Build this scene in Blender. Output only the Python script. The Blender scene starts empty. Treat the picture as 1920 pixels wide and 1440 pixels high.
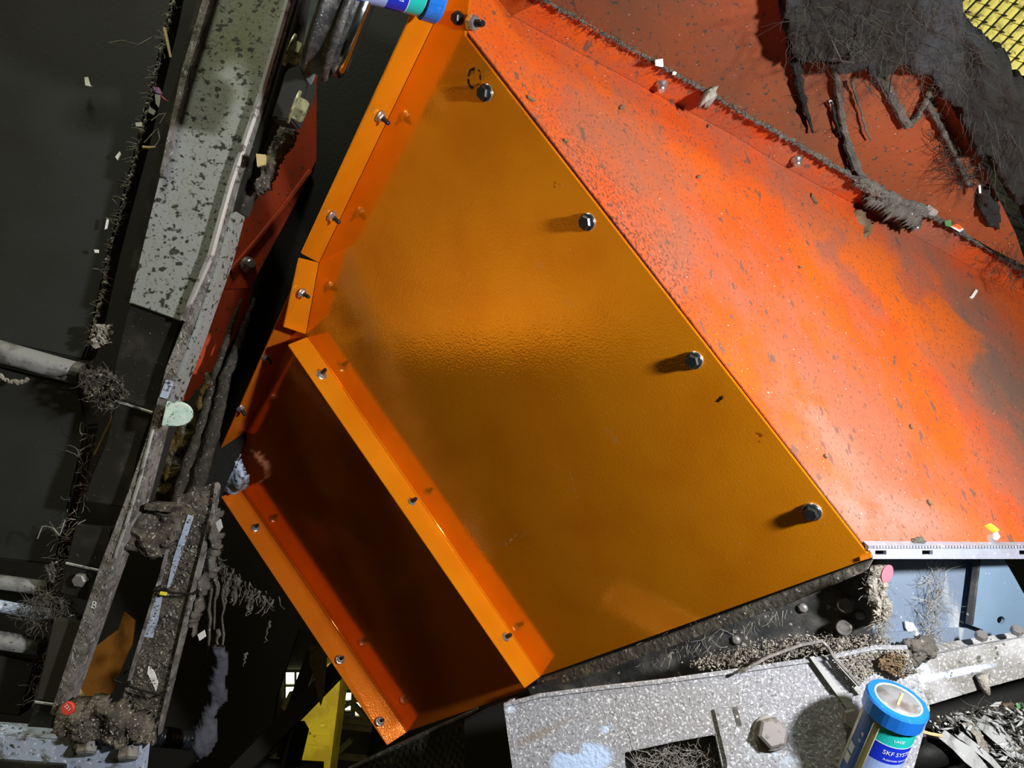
import bpy, bmesh, math, random
from mathutils import Vector, Matrix, noise
random.seed(11)
S = bpy.context.scene
COL = S.collection
R = random.random
U = random.uniform

# ------------------------------------------------------------------ camera, world, lights, exposure
FPX = 1386.0                      # focal length in pixels of the 1920x1440 frame
CZ = 1.5                          # height of the lens
cd = bpy.data.cameras.new('camera'); cam = bpy.data.objects.new('camera', cd); COL.objects.link(cam)
cam.location = (0, 0, CZ); cam.rotation_euler = (math.pi/2, 0, 0)
cd.sensor_width = 36.0; cd.lens = 36.0*FPX/1920.0; cd.clip_start = 0.02; cd.clip_end = 60
S.camera = cam
S.view_settings.view_transform = 'Standard'; S.view_settings.look = 'None'
S.view_settings.gamma = 1.0; S.view_settings.use_curve_mapping = False
S.view_settings.exposure = 0.0
W = bpy.data.worlds.new('hall_air'); S.world = W; W.use_nodes = True
bg = W.node_tree.nodes['Background']; bg.inputs[0].default_value = (0.80, 0.88, 0.78, 1); bg.inputs[1].default_value = 0.028

def lamp(name, kind, loc, target, power, col, size=0.1, **kw):
    l = bpy.data.lights.new(name, kind); l.energy = power; l.color = col
    if kind == 'AREA': l.shape = 'DISK'; l.size = size
    else: l.shadow_soft_size = size
    for k, v in kw.items(): setattr(l, k, v)
    o = bpy.data.objects.new(name, l); COL.objects.link(o); o.location = loc
    o.rotation_euler = (Vector(target)-Vector(loc)).to_track_quat('-Z', 'Y').to_euler()
    return o
lamp('work_lamp', 'AREA', (0.605, 0.185, 1.60), (0.12, 0.85, 1.40), 17.0, (1.0, 0.985, 0.97), 0.07)
lamp('hall_lamp_overhead', 'AREA', (-0.35, 0.38, 3.3), (-0.25, 0.9, 1.5), 22, (0.95, 0.95, 0.72), 0.35)
lamp('added_wall_fill', 'AREA', (-4.3, -0.8, 4.0), (-6.0, -0.8, 0.4), 60, (1.0, 0.80, 0.28), 0.5)  # added lamp, warms the side wall that the amber face mirrors
lamp('added_wall_uplight', 'AREA', (-4.5, -0.5, -1.6), (-6.0, -0.6, 0.1), 62, (1.0, 0.80, 0.28), 0.4)  # added uplight, kept out of sight, brightens the low strip of mirrored wall
lamp('added_grating_spot', 'SPOT', (1.75, 0.95, 2.6), (1.1, 1.6, 2.3), 34, (1.0, 0.93, 0.45), 0.04, spot_size=0.75)  # added spot outside the view, makes the yellow slats bright
lamp('hall_lamp_far', 'AREA', (-0.5, 2.1, 0.6), (-0.95, 3.3, -0.2), 13, (1.0, 0.88, 0.42), 0.6)

# ------------------------------------------------------------------ geometry helpers
def ray(px, py): return Vector(((px-960)/FPX, 1.0, -(py-720)/FPX))
class PL:
    """plane y = a x + b (z-CZ) + c, facing the lens"""
    def __init__(s, a, b, c):
        s.a, s.b, s.c = a, b, c
        s.k = math.sqrt(1+a*a+b*b); s.n = Vector((a, -1, b))/s.k
    def hit(s, px, py):
        r = ray(px, py); y = s.c/(1-s.a*r.x-s.b*r.z)
        return Vector((r.x*y, y, CZ+r.z*y))
    def off(s, h): return PL(s.a, s.b, s.c-h*s.k)
def plane3(p, q, r):
    n = (q-p).cross(r-p); a, b = -n.x/n.y, -n.z/n.y
    return PL(a, b, p.y-a*p.x-b*(p.z-CZ))
def P(px, py, d):
    r = ray(px, py); return Vector((r.x*d, d, CZ+r.z*d))
def rayhit(px, py, p0, n):
    r = ray(px, py); o = Vector((0, 0, CZ)); t = (p0-o).dot(n)/r.dot(n); return o+r*t

def base_of(vs):
    xs = [v[0] for v in vs]; ys = [v[1] for v in vs]; zs = [v[2] for v in vs]
    return Vector(((min(xs)+max(xs))/2, (min(ys)+max(ys))/2, min(zs)))
def tag(o, label=None, cat=None, group=None, kind=None):
    if label: o['label'] = label
    if cat: o['category'] = cat
    if group: o['group'] = group
    if kind: o['kind'] = kind
    return o
def thing(name, label, cat, loc, group=None):
    o = bpy.data.objects.new(name, None); COL.objects.link(o); o.location = loc
    o.empty_display_size = 0.02
    return tag(o, label, cat, group)
def link(name, me, mat, parent=None, mw=None, smooth=False):
    o = bpy.data.objects.new(name, me); COL.objects.link(o)
    if mat and not me.materials: me.materials.append(mat)
    if smooth: me.polygons.foreach_set('use_smooth', [True]*len(me.polygons))
    if parent:
        o.parent = parent
    o.matrix_basis = mw if mw is not None else Matrix()
    return o
def world_origin(o):
    m = Matrix()
    while o: m = o.matrix_basis @ m; o = o.parent
    return m
def obj(name, vs, fs, mat, parent=None, smooth=False):
    """vs in world space; parts keep the world origin, lone meshes get an origin at their base"""
    me = bpy.data.meshes.new(name)
    if parent:
        me.from_pydata([tuple(v) for v in vs], [], fs); me.update()
        o = link(name, me, mat, parent, world_origin(parent).inverted(), smooth)
    else:
        b = base_of(vs)
        me.from_pydata([tuple(Vector(v)-b) for v in vs], [], fs); me.update()
        o = link(name, me, mat, None, Matrix.Translation(b), smooth)
    return o
def finish(name, bm, mat, parent, smooth=False):
    bmesh.ops.recalc_face_normals(bm, faces=bm.faces)
    vs = [v.co.copy() for v in bm.verts]; bm.verts.index_update()
    fs = [[v.index for v in f.verts] for f in bm.faces]; bm.free()
    return obj(name, vs, fs, mat, parent, smooth)
def wslab(name, pts, vec, mat, parent=None, bev=0.0):
    bm = bmesh.new()
    vs = [bm.verts.new(p) for p in pts]; f = bm.faces.new(vs)
    r = bmesh.ops.extrude_face_region(bm, geom=[f])
    bmesh.ops.translate(bm, verts=[e for e in r['geom'] if isinstance(e, bmesh.types.BMVert)], vec=vec)
    bmesh.ops.recalc_face_normals(bm, faces=bm.faces)
    if bev: bmesh.ops.bevel(bm, geom=list(bm.edges), offset=bev, segments=2, affect='EDGES', clamp_overlap=True)
    big = [f for f in bm.faces if len(f.verts) > 4]
    if big: bmesh.ops.triangulate(bm, faces=big)
    return finish(name, bm, mat, parent)
def slab(name, px, pl, th, mat, parent=None, bev=0.0):
    return wslab(name, [pl.hit(*p) for p in px], -pl.n*th, mat, parent, bev)

class MB:
    def __init__(s): s.v = []; s.f = []
    def tube(s, pts, rad, sides=5, cap=True):
        pts = [Vector(p) for p in pts]; n = len(pts); b = len(s.v)
        if not hasattr(rad, '__len__'): rad = [rad]*n
        up = Vector((0.31, 0.52, 0.8)).normalized()
        for i, p in enumerate(pts):
            d = (pts[min(i+1, n-1)]-pts[max(i-1, 0)])
            d = d.normalized() if d.length > 1e-9 else Vector((0, 0, 1))
            x = d.cross(up)
            if x.length < 0.1: x = d.cross(Vector((1, 0, 0)))
            x.normalize(); y = d.cross(x)
            for k in range(sides):
                a = 2*math.pi*k/sides; s.v.append(p+(x*math.cos(a)+y*math.sin(a))*rad[i])
        for i in range(n-1):
            for k in range(sides):
                k2 = (k+1) % sides
                s.f.append((b+i*sides+k, b+i*sides+k2, b+(i+1)*sides+k2, b+(i+1)*sides+k))
        if cap:
            s.f.append(tuple(b+k for k in range(sides))[::-1]); s.f.append(tuple(b+(n-1)*sides+k for k in range(sides)))
    def fiber(s, p, d, L, r, curl=0.5, seg=6, grav=0.0):
        p = Vector(p); d = Vector(d).normalized(); pts = [p.copy()]
        for i in range(seg):
            d = (d+Vector((U(-1, 1), U(-1, 1), U(-1, 1)))*curl+Vector((0, 0, -grav))).normalized()
            p = p+d*(L/seg); pts.append(p.copy())
        s.tube(pts, [r*(1-0.6*i/seg) for i in range(seg+1)], 3, False)
    def chunk(s, c, sz, flat=1.0, n=None):
        c = Vector(c); b = len(s.v); rot = Matrix.Rotation(U(0, 6.3), 3, Vector((U(-1, 1), U(-1, 1), U(-1, 1))).normalized())
        base = [(1, 0, 0), (-1, 0, 0), (0, 1, 0), (0, -1, 0), (0, 0, flat), (0, 0, -flat)]
        for q in base: s.v.append(c+(rot @ Vector(q))*sz*U(0.6, 1.3))
        for f in ((0, 2, 4), (2, 1, 4), (1, 3, 4), (3, 0, 4), (2, 0, 5), (1, 2, 5), (3, 1, 5), (0, 3, 5)): s.f.append(tuple(b+i for i in f))
    def lump(s, c, sz, sq=(1, 1, 1)):
        c = Vector(c); b = len(s.v); nu, nv = 7, 5; sd = Vector((U(0, 50), U(0, 50), U(0, 50)))
        for j in range(nv+1):
            th = math.pi*j/nv
            for i in range(nu):
                ph = 2*math.pi*i/nu
                d = Vector((math.sin(th)*math.cos(ph), math.sin(th)*math.sin(ph), math.cos(th)))
                k = 1+0.6*noise.noise(d*1.7+sd)
                s.v.append(c+Vector((d.x*sq[0], d.y*sq[1], d.z*sq[2]))*sz*k)
        for j in range(nv):
            for i in range(nu):
                i2 = (i+1) % nu; s.f.append((b+j*nu+i, b+(j+1)*nu+i, b+(j+1)*nu+i2, b+j*nu+i2))
    def box(s, c, x, y, z):
        b = len(s.v); c = Vector(c)
        for i in (-1, 1):
            for j in (-1, 1):
                for k in (-1, 1): s.v.append(c+x*i+y*j+z*k)
        for f in ((0, 1, 3, 2), (4, 6, 7, 5), (0, 4, 5, 1), (2, 3, 7, 6), (0, 2, 6, 4), (1, 5, 7, 3)): s.f.append(tuple(b+i for i in f))
    def prism(s, pts, vec):
        b = len(s.v); n = len(pts); s.v += [Vector(p) for p in pts]+[Vector(p)+vec for p in pts]
        s.f.append(tuple(range(b, b+n))); s.f.append(tuple(range(b+n, b+2*n))[::-1])
        for i in range(n):
            j = (i+1) % n; s.f.append((b+i, b+n+i, b+n+j, b+j))
    def build(s, name, mat, parent=None, smooth=False):
        bm = bmesh.new(); vv = [bm.verts.new(v) for v in s.v]
        for f in s.f:
            try: bm.faces.new([vv[i] for i in f])
            except ValueError: pass
        return finish(name, bm, mat, parent, smooth)

def inside(p, poly):
    x, y = p; c = False; n = len(poly)
    for i in range(n):
        x1, y1 = poly[i]; x2, y2 = poly[i-1]
        if (y1 > y) != (y2 > y) and x < (x2-x1)*(y-y1)/(y2-y1)+x1: c = not c
    return c
def rnd_in(poly):
    xs = [p[0] for p in poly]; ys = [p[1] for p in poly]
    while True:
        p = (U(min(xs), max(xs)), U(min(ys), max(ys)))
        if inside(p, poly): return p
def along(path, t):
    """point at fraction t of a pixel polyline"""
    L = [math.dist(path[i], path[i+1]) for i in range(len(path)-1)]; T = t*sum(L)
    for i, l in enumerate(L):
        if T <= l or i == len(L)-1:
            k = min(1, T/l); return (path[i][0]+(path[i+1][0]-path[i][0])*k, path[i][1]+(path[i+1][1]-path[i][1])*k)
        T -= l
def caked_sheet(name, poly, pl, step, amp, mat, parent=None, fs=9.0, ragged=0.5, lift=0.0, th=0.012):
    """a lumpy crust of dust: a grid over a region of a plane, heaved by noise, with ragged rim and thickness"""
    xs = [p[0] for p in poly]; ys = [p[1] for p in poly]; x0, y0 = min(xs), min(ys)
    nx = int((max(xs)-x0)/step)+1; ny = int((max(ys)-y0)/step)+1; idx = {}; vs = []; fsx = []
    def ok(i, j):
        x = x0+i*step; y = y0+j*step
        q = (x+ragged*step*6*noise.noise(Vector((x*.03, y*.03, 3))), y+ragged*step*6*noise.noise(Vector((x*.03, y*.03, 9))))
        return inside(q, poly)
    cells = [(i, j) for i in range(nx) for j in range(ny) if ok(i, j)]
    cs = set(cells)
    def vert(i, j):
        if (i, j) not in idx:
            h = pl.hit(x0+(i-.5)*step+U(-.2, .2)*step, y0+(j-.5)*step+U(-.2, .2)*step)
            nn = 0; f = 1; w = 1
            for o in range(4): nn += w*noise.noise(h*fs*f); f *= 2.1; w *= .55
            rim = sum((a, b) in cs for a in (i-1, i) for b in (j-1, j))
            idx[(i, j)] = len(vs); vs.append(h+pl.n*(lift+amp*nn-(amp*.9 if rim < 4 else 0)))
        return idx[(i, j)]
    for i, j in cells: fsx.append((vert(i, j), vert(i+1, j), vert(i+1, j+1), vert(i, j+1)))
    n = len(vs); edge = {}
    for f in fsx:
        for k in range(4): edge[(f[k], f[(k+1) % 4])] = 1
    rimE = [(a, b) for (a, b) in edge if (b, a) not in edge]
    vs += [v-pl.n*th for v in vs]
    allf = fsx+[tuple(i+n for i in f)[::-1] for f in fsx]+[(b, a, a+n, b+n) for a, b in rimE]
    return obj(name, vs, allf, mat, parent, True)

# ------------------------------------------------------------------ materials
MATS = {}
def M(name, base, rough=.6, metal=0.0, layers=(), bump=None, ior=1.5, coat=0.0, emis=None, alpha=None, trans=0.0, spec=0.5):
    m = bpy.data.materials.new(name); m.use_nodes = True; nt = m.node_tree; N = nt.nodes; Lk = nt.links
    bs = N['Principled BSDF']; tc = N.new('ShaderNodeTexCoord')
    def new(t): return N.new(t)
    bs.inputs['Metallic'].default_value = metal; bs.inputs['IOR'].default_value = ior
    bs.inputs['Coat Weight'].default_value = coat; bs.inputs['Coat Roughness'].default_value = 0.08
    bs.inputs['Transmission Weight'].default_value = trans
    bs.inputs['Specular IOR Level'].default_value = spec
    if alpha is not None: bs.inputs['Alpha'].default_value = alpha
    col = new('ShaderNodeRGB'); col.outputs[0].default_value = (*base, 1); col = col.outputs[0]
    rv = new('ShaderNodeValue'); rv.outputs[0].default_value = rough; rv = rv.outputs[0]
    def mapped(st, loc=(0, 0, 0), rot=(0, 0, 0)):
        mp = new('ShaderNodeMapping'); mp.vector_type = 'POINT'
        mp.inputs['Scale'].default_value = st; mp.inputs['Location'].default_value = loc; mp.inputs['Rotation'].default_value = rot
        Lk.new(tc.outputs['Object'], mp.inputs['Vector']); return mp.outputs[0]
    def ramp(v, lo, hi):
        r = new('ShaderNodeMapRange'); r.interpolation_type = 'SMOOTHSTEP'
        r.inputs['From Min'].default_value = lo; r.inputs['From Max'].default_value = hi
        Lk.new(v, r.inputs['Value']); return r.outputs[0]
    def math_(op, a, b):
        q = new('ShaderNodeMath'); q.operation = op
        for i, x in enumerate((a, b)):
            if isinstance(x, (int, float)): q.inputs[i].default_value = x
            else: Lk.new(x, q.inputs[i])
        return q.outputs[0]
    for L in layers:
        fac = None
        if 's' in L:
            if L.get('k') == 'v':
                t = new('ShaderNodeTexVoronoi'); t.inputs['Scale'].default_value = L['s']
                t.inputs['Randomness'].default_value = 1; out = t.outputs['Distance']
            else:
                t = new('ShaderNodeTexNoise'); t.inputs['Scale'].default_value = L['s']; t.inputs['Detail'].default_value = L.get('d', 4)
                t.inputs['Roughness'].default_value = L.get('rg', .55); out = t.outputs['Fac']
                t.inputs['Distortion'].default_value = L.get('ds', 0)
            Lk.new(mapped(L.get('st', (1, 1, 1)), L.get('of', (0, 0, 0)), L.get('rt', (0, 0, 0))), t.inputs['Vector'])
            fac = ramp(out, L['lo'], L['hi'])
        if 'at' in L:                                   # a mark with a place and shape of its own
            sb = new('ShaderNodeVectorMath'); sb.operation = 'SUBTRACT'; Lk.new(tc.outputs['Object'], sb.inputs[0]); sb.inputs[1].default_value = L['at']
            if 'ax' in L:
                dv = new('ShaderNodeVectorMath'); dv.operation = 'DOT_PRODUCT'; Lk.new(sb.outputs[0], dv.inputs[0]); dv.inputs[1].default_value = L['ax']
                dw = new('ShaderNodeVectorMath'); dw.operation = 'DOT_PRODUCT'; Lk.new(sb.outputs[0], dw.inputs[0]); dw.inputs[1].default_value = L['ay']
                a = math_('DIVIDE', dv.outputs['Value'], L['rad'][0]); b = math_('DIVIDE', dw.outputs['Value'], L['rad'][1])
                ln = math_('SQRT', math_('ADD', math_('MULTIPLY', a, a), math_('MULTIPLY', b, b)), 0)
            else:
                ds = new('ShaderNodeVectorMath'); ds.operation = 'LENGTH'; Lk.new(sb.outputs[0], ds.inputs[0]); ln = math_('DIVIDE', ds.outputs['Value'], L['rad'][0])
            sp = ramp(ln, 1.0, L.get('core', .6))
            if 'ring' in L: sp = math_('MULTIPLY', sp, ramp(ln, L['ring'], L['ring']+.1))
            fac = sp if fac is None else math_('MULTIPLY', fac, sp)
        fac = math_('MULTIPLY', fac, L.get('amt', 1.0))
        mx = new('ShaderNodeMix'); mx.data_type = 'RGBA'; Lk.new(fac, mx.inputs['Factor']); Lk.new(col, mx.inputs['A']); mx.inputs['B'].default_value = (*L['c'], 1)
        col = mx.outputs['Result']
        if 'r' in L:
            m2 = new('ShaderNodeMix'); m2.data_type = 'FLOAT'; Lk.new(fac, m2.inputs['Factor']); Lk.new(rv, m2.inputs['A']); m2.inputs['B'].default_value = L['r']; rv = m2.outputs['Result']
    Lk.new(col, bs.inputs['Base Color']); Lk.new(rv, bs.inputs['Roughness'])
    if bump:
        t = new('ShaderNodeTexNoise'); t.inputs['Scale'].default_value = bump[0]; t.inputs['Detail'].default_value = bump[2] if len(bump) > 2 else 4
        Lk.new(mapped((1, 1, 1)), t.inputs['Vector'])
        b = new('ShaderNodeBump'); b.inputs['Strength'].default_value = bump[1]; b.inputs['Distance'].default_value = bump[3] if len(bump) > 3 else 0.002
        Lk.new(t.outputs['Fac'], b.inputs['Height']); Lk.new(b.outputs[0], bs.inputs['Normal'])
    if emis:
        bs.inputs['Emission Color'].default_value = (*emis[0], 1); bs.inputs['Emission Strength'].default_value = emis[1]
    MATS[name] = m
    return m

# planes of the big sheets, worked out from bolt spacings and folded edges
AMB = PL(-0.72, -0.367, 0.85)           # amber guard face, faces left and down
AMB2 = AMB.off(-0.003)                  # second amber panel, a sheet's thickness behind
RED = plane3(AMB.off(-.003).hit(872, 66), AMB.off(-.003).hit(1633, 1046), P(1920, 510, 1.25))            # red hopper face, meets the amber face at a convex edge
q = RED.hit(1400, 222)
UPP = PL(-0.3, -1.2, q.y+0.3*q.x+1.2*(q.z-CZ)+0.02)   # upper red sheet, leaning over
BLK = PL(-0.6, 0.0, 0.988)              # black side frame under the amber face
GRY = PL(-0.25, 0.2, 0.88)              # front of the dusty grey beam
def flatdir(pl, dx, dy, at):            # unit vector in a plane that runs (dx,dy) pixels at a pixel
    return (pl.hit(at[0]+dx, at[1]+dy)-pl.hit(*at)).normalized()
def mark(pl, px, py, w, h, ang, c, s=None, lo=.45, hi=.6, **kw):
    ca, sa = math.cos(math.radians(ang)), math.sin(math.radians(ang))
    ax = flatdir(pl, ca, sa, (px, py)); ay = pl.n.cross(ax)
    k = (pl.hit(px+10, py)-pl.hit(px, py)).length/10*.8
    d = dict(at=tuple(pl.hit(px, py)), ax=tuple(ax), ay=tuple(ay), rad=(w*k, h*k), c=c); d.update(kw)
    if s: d.update(s=s, lo=lo, hi=hi)
    return d
chip = (0.02, 0.018, 0.015); pale = (0.62, 0.36, 0.16)
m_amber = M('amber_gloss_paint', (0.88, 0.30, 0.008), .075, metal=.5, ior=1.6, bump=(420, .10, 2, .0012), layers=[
    dict(s=14, lo=.35, hi=.75, c=(0.80, 0.25, 0.006), d=2),
    mark(AMB, 889, 147, 17, 21, 20, chip, 190, .44, .52, ring=.62, core=.9),
    mark(AMB, 884, 134, 9, 6, 0, chip, 150, .4, .5),
    mark(AMB, 1349, 748, 16, 8, -30, chip, 170, .50, .55),
    mark(AMB, 1042, 345, 14, 10, 50, chip, 230, .58, .62),
    mark(AMB, 1420, 820, 20, 16, 20, (0.35, 0.09, 0.005), 160, .55, .6),
    mark(AMB, 1147, 817, 30, 11, 45, pale, 120, .3, .75, amt=.55, r=.4, core=.2),
    mark(AMB, 1066, 567, 22, 16, 40, pale, 60, .2, .8, amt=.35, r=.4, core=.0),
    mark(AMB, 1012, 498, 16, 16, 0, pale, 60, .2, .8, amt=.3, r=.4, core=.0),
    mark(AMB, 1073, 900, 40, 3.5, 76, pale, 200, .35, .6, amt=.7, r=.5, core=.2),
    mark(AMB, 1063, 905, 30, 2.5, 78, pale, 200, .4, .6, amt=.5, r=.5, core=.2),
    mark(AMB, 1036, 760, 60, 3, 84, pale, 120, .45, .7, amt=.35, r=.5, core=.1),
    mark(AMB, 960, 1010, 26, 3, -42, pale, 260, .45, .55, amt=.8, r=.5),
    mark(AMB, 983, 1003, 26, 1.6, -40, pale, amt=.6, core=.3),
    mark(AMB, 947, 1018, 12, 3, 80, pale, 260, .45, .55, amt=.8),
    mark(AMB, 1290, 950, 34, 5, 60, pale, 160, .4, .8, amt=.3, core=.0),
    dict(s=260, lo=.775, hi=.80, c=(0.75, 0.5, 0.3), d=1, amt=.8)])
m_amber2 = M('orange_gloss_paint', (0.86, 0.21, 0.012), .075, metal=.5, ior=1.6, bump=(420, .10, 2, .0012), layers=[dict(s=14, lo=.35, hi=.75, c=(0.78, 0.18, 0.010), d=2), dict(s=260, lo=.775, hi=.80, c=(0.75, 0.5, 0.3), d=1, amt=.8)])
m_amber_dirty = M('amber_paint_edge', (0.80, 0.24, 0.012), .35, layers=[dict(s=60, lo=.5, hi=.7, c=(0.25, .09, .02))])
m_red = M('red_orange_paint_scuffed', (0.50, 0.068, 0.010), .42, ior=1.45, spec=.28, bump=(240, .12, 3, .001), layers=[
    dict(s=9, lo=.42, hi=.62, c=(0.52, 0.082, 0.009), d=3),
    dict(s=5.5, lo=.40, hi=.62, c=(0.27, 0.085, 0.048), d=8, rg=.68, amt=.9, r=.6, st=(1.3, 1, .7)),
    mark(RED, 1900, 740, 190, 330, 0, (0.13, 0.078, 0.056), 9, .24, .52, amt=.95, core=.1, d=6, r=.8),
    mark(RED, 1640, 960, 330, 70, 10, (0.22, 0.13, 0.10), 16, .30, .54, amt=.95, rg=.7, core=.1, d=6, r=.8),
    mark(RED, 1560, 820, 170, 80, 55, (0.30, 0.13, 0.095), 14, .38, .6, amt=.75, core=.1, d=7, rg=.7, r=.7),
    mark(RED, 1700, 560, 260, 120, 30, (0.56, 0.100, 0.006), 8, .46, .56, amt=.8, core=.2, d=4, r=.35),
    mark(RED, 1180, 470, 560, 190, 56, (0.075, 0.032, 0.020), 360, .52, .60, core=.0, amt=.85, d=2, st=(1, 1, .55)),
    dict(s=380, lo=.585, hi=.65, c=(0.10, 0.048, 0.035), d=3, amt=.75, st=(1, .8, .5)),
    dict(s=70, lo=.655, hi=.69, c=(0.12, 0.065, 0.05), d=3, amt=.9, st=(1.5, 1, .5)),
    dict(s=36, lo=.67, hi=.71, c=(0.12, 0.065, 0.05), d=4, amt=.9, st=(1.6, 1, .45)),
    dict(s=420, lo=.765, hi=.79, c=(0.75, 0.6, 0.5), d=1)])
m_red_old = M('red_paint_dull_dusty', (0.26, 0.052, 0.012), .62, bump=(120, .2), layers=[
    dict(s=5, lo=.35, hi=.7, c=(0.17, 0.050, 0.020), d=5),
    dict(s=2.2, lo=.42, hi=.7, c=(0.10, 0.045, 0.028), d=5, amt=.8),
    dict(s=160, lo=.63, hi=.68, c=(0.07, 0.04, 0.03), d=2),
    dict(s=330, lo=.76, hi=.79, c=(0.5, 0.4, 0.33), d=1)])
m_red_left = M('red_paint_streaked', (0.34, 0.036, 0.007), .75, spec=.25, bump=(90, .15), layers=[
    dict(s=30, lo=.45, hi=.75, c=(0.16, 0.028, 0.012), d=4, st=(1, 1, .25), amt=.7),
    dict(s=140, lo=.64, hi=.70, c=(0.05, 0.03, 0.02), d=2)])
m_dust = M('grey_dust_felt', (0.105, 0.096, 0.082), .95, bump=(300, .8, 6, .003), layers=[
    dict(s=40, lo=.35, hi=.7, c=(0.06, 0.054, 0.045), d=5), dict(s=240, lo=.66, hi=.72, c=(0.30, 0.28, 0.25), d=2)])
m_dust_dark = M('dark_dust_felt', (0.013, 0.013, 0.012), .97, bump=(220, .9, 6, .004), layers=[
    dict(s=14, lo=.40, hi=.62, c=(0.005, 0.005, 0.0045), d=6), dict(s=55, lo=.5, hi=.7, c=(0.016, 0.014, 0.010), d=5),
    dict(s=5, lo=.52, hi=.66, c=(0.030, 0.032, 0.036), d=3)])
m_dust_pale = M('pale_dust_felt', (0.30, 0.275, 0.235), .95, bump=(300, .8, 6, .003), layers=[
    dict(s=60, lo=.4, hi=.7, c=(0.13, 0.115, 0.095), d=5), dict(s=300, lo=.62, hi=.7, c=(0.55, 0.53, 0.5), d=2)])
m_fiber = M('lint_fiber', (0.040, 0.036, 0.028), .9, layers=[dict(s=60, lo=.4, hi=.7, c=(0.018, 0.016, 0.013))])
m_fiber_pale = M('pale_fiber', (0.30, 0.285, 0.255), .85, layers=[dict(s=80, lo=.4, hi=.7, c=(0.14, 0.13, 0.11))])
m_rubber = M('black_rubber', (0.006, 0.006, 0.0055), .6, spec=.2, bump=(200, .2), layers=[dict(s=12, lo=.45, hi=.8, c=(0.011, 0.0105, 0.009), d=5, r=.8)])
m_belt = M('dark_belt_rubber', (0.022, 0.024, 0.025), .62, bump=(160, .12), layers=[
    dict(s=4, lo=.4, hi=.7, c=(0.012, 0.012, 0.011), d=4), dict(s=240, lo=.70, hi=.74, c=(0.09, 0.09, 0.085), d=2, amt=.6)])
m_belt_warm = M('dark_belt_rubber_worn', (0.036, 0.034, 0.026), .6, bump=(160, .12), layers=[
    dict(s=4, lo=.4, hi=.7, c=(0.020, 0.018, 0.013), d=4), dict(s=240, lo=.70, hi=.74, c=(0.09, 0.08, 0.07), d=2, amt=.6)])
m_steel_dark = M('dirty_dark_steel', (0.055, 0.052, 0.046), .5, metal=.3, bump=(120, .35, 5), layers=[
    dict(s=22, lo=.45, hi=.7, c=(0.10, 0.09, 0.075), d=6, r=.85), dict(s=150, lo=.66, hi=.72, c=(0.26, 0.25, 0.24), d=3)])
m_link = M('dark_oiled_steel', (0.035, 0.034, 0.028), .38, metal=.5, bump=(60, .2), layers=[
    dict(s=18, lo=.45, hi=.75, c=(0.065, 0.06, 0.048), d=5, r=.7), dict(s=260, lo=.70, hi=.74, c=(0.2, 0.2, 0.19), d=2)])
m_channel = M('grey_painted_steel_flecked', (0.25, 0.265, 0.25), .5, bump=(140, .25), layers=[
    dict(s=6, lo=.40, hi=.68, c=(0.30, 0.31, 0.35), d=4), dict(s=5, lo=.5, hi=.72, c=(0.18, 0.195, 0.11), d=4),
    dict(s=105, lo=.57, hi=.63, c=(0.035, 0.035, 0.026), d=4, st=(1, 1, 1.3)), dict(s=260, lo=.60, hi=.66, c=(0.06, 0.06, 0.05), d=3, amt=.8)])
m_rail = M('dusty_worn_rail', (0.20, 0.19, 0.18), .7, bump=(160, .6, 6), layers=[
    dict(s=40, lo=.42, hi=.62, c=(0.075, 0.068, 0.058), d=8, rg=.7), dict(s=220, lo=.58, hi=.68, c=(0.40, 0.41, 0.42), d=4, st=(1, 1, .4)),
    dict(s=200, lo=.62, hi=.68, c=(0.03, 0.028, 0.024), d=3)])
m_edge = M('bare_bright_edge', (0.60, 0.61, 0.60), .35, metal=.6, layers=[dict(s=60, lo=.5, hi=.65, c=(0.12, 0.11, 0.10), d=4, r=.7)])
m_crust = M('crusted_brown_dirt', (0.045, 0.038, 0.030), .9, bump=(140, 1.0, 8, .004), layers=[
    dict(s=60, lo=.42, hi=.62, c=(0.11, 0.095, 0.07), d=7, rg=.7), dict(s=260, lo=.62, hi=.67, c=(0.50, 0.49, 0.46), d=3, amt=.8),
    dict(s=75, lo=.60, hi=.66, c=(0.02, 0.018, 0.015), d=3)])
m_cable = M('dirt_caked_rubber', (0.022, 0.019, 0.014), .85, bump=(140, 1.0, 8, .004), layers=[dict(s=60, lo=.45, hi=.65, c=(0.055, 0.047, 0.032), d=7, rg=.7), dict(s=260, lo=.66, hi=.7, c=(0.22, 0.2, 0.17), d=2)])
m_crust_oil = M('oily_amber_dirt', (0.10, 0.065, 0.015), .35, bump=(90, 1.0, 8, .006), layers=[
    dict(s=30, lo=.45, hi=.6, c=(0.03, 0.022, 0.01), d=6), dict(s=16, lo=.62, hi=.7, c=(0.35, 0.10, 0.01), d=4)])
m_bluepaint = M('pale_blue_paint_flecked', (0.40, 0.47, 0.62), .55, bump=(120, .3), layers=[
    dict(s=30, lo=.5, hi=.62, c=(0.16, 0.16, 0.16), d=6, rg=.65), dict(s=130, lo=.60, hi=.65, c=(0.05, 0.05, 0.045), d=3),
    dict(s=180, lo=.62, hi=.68, c=(0.75, 0.80, 0.86), d=2)])
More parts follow.
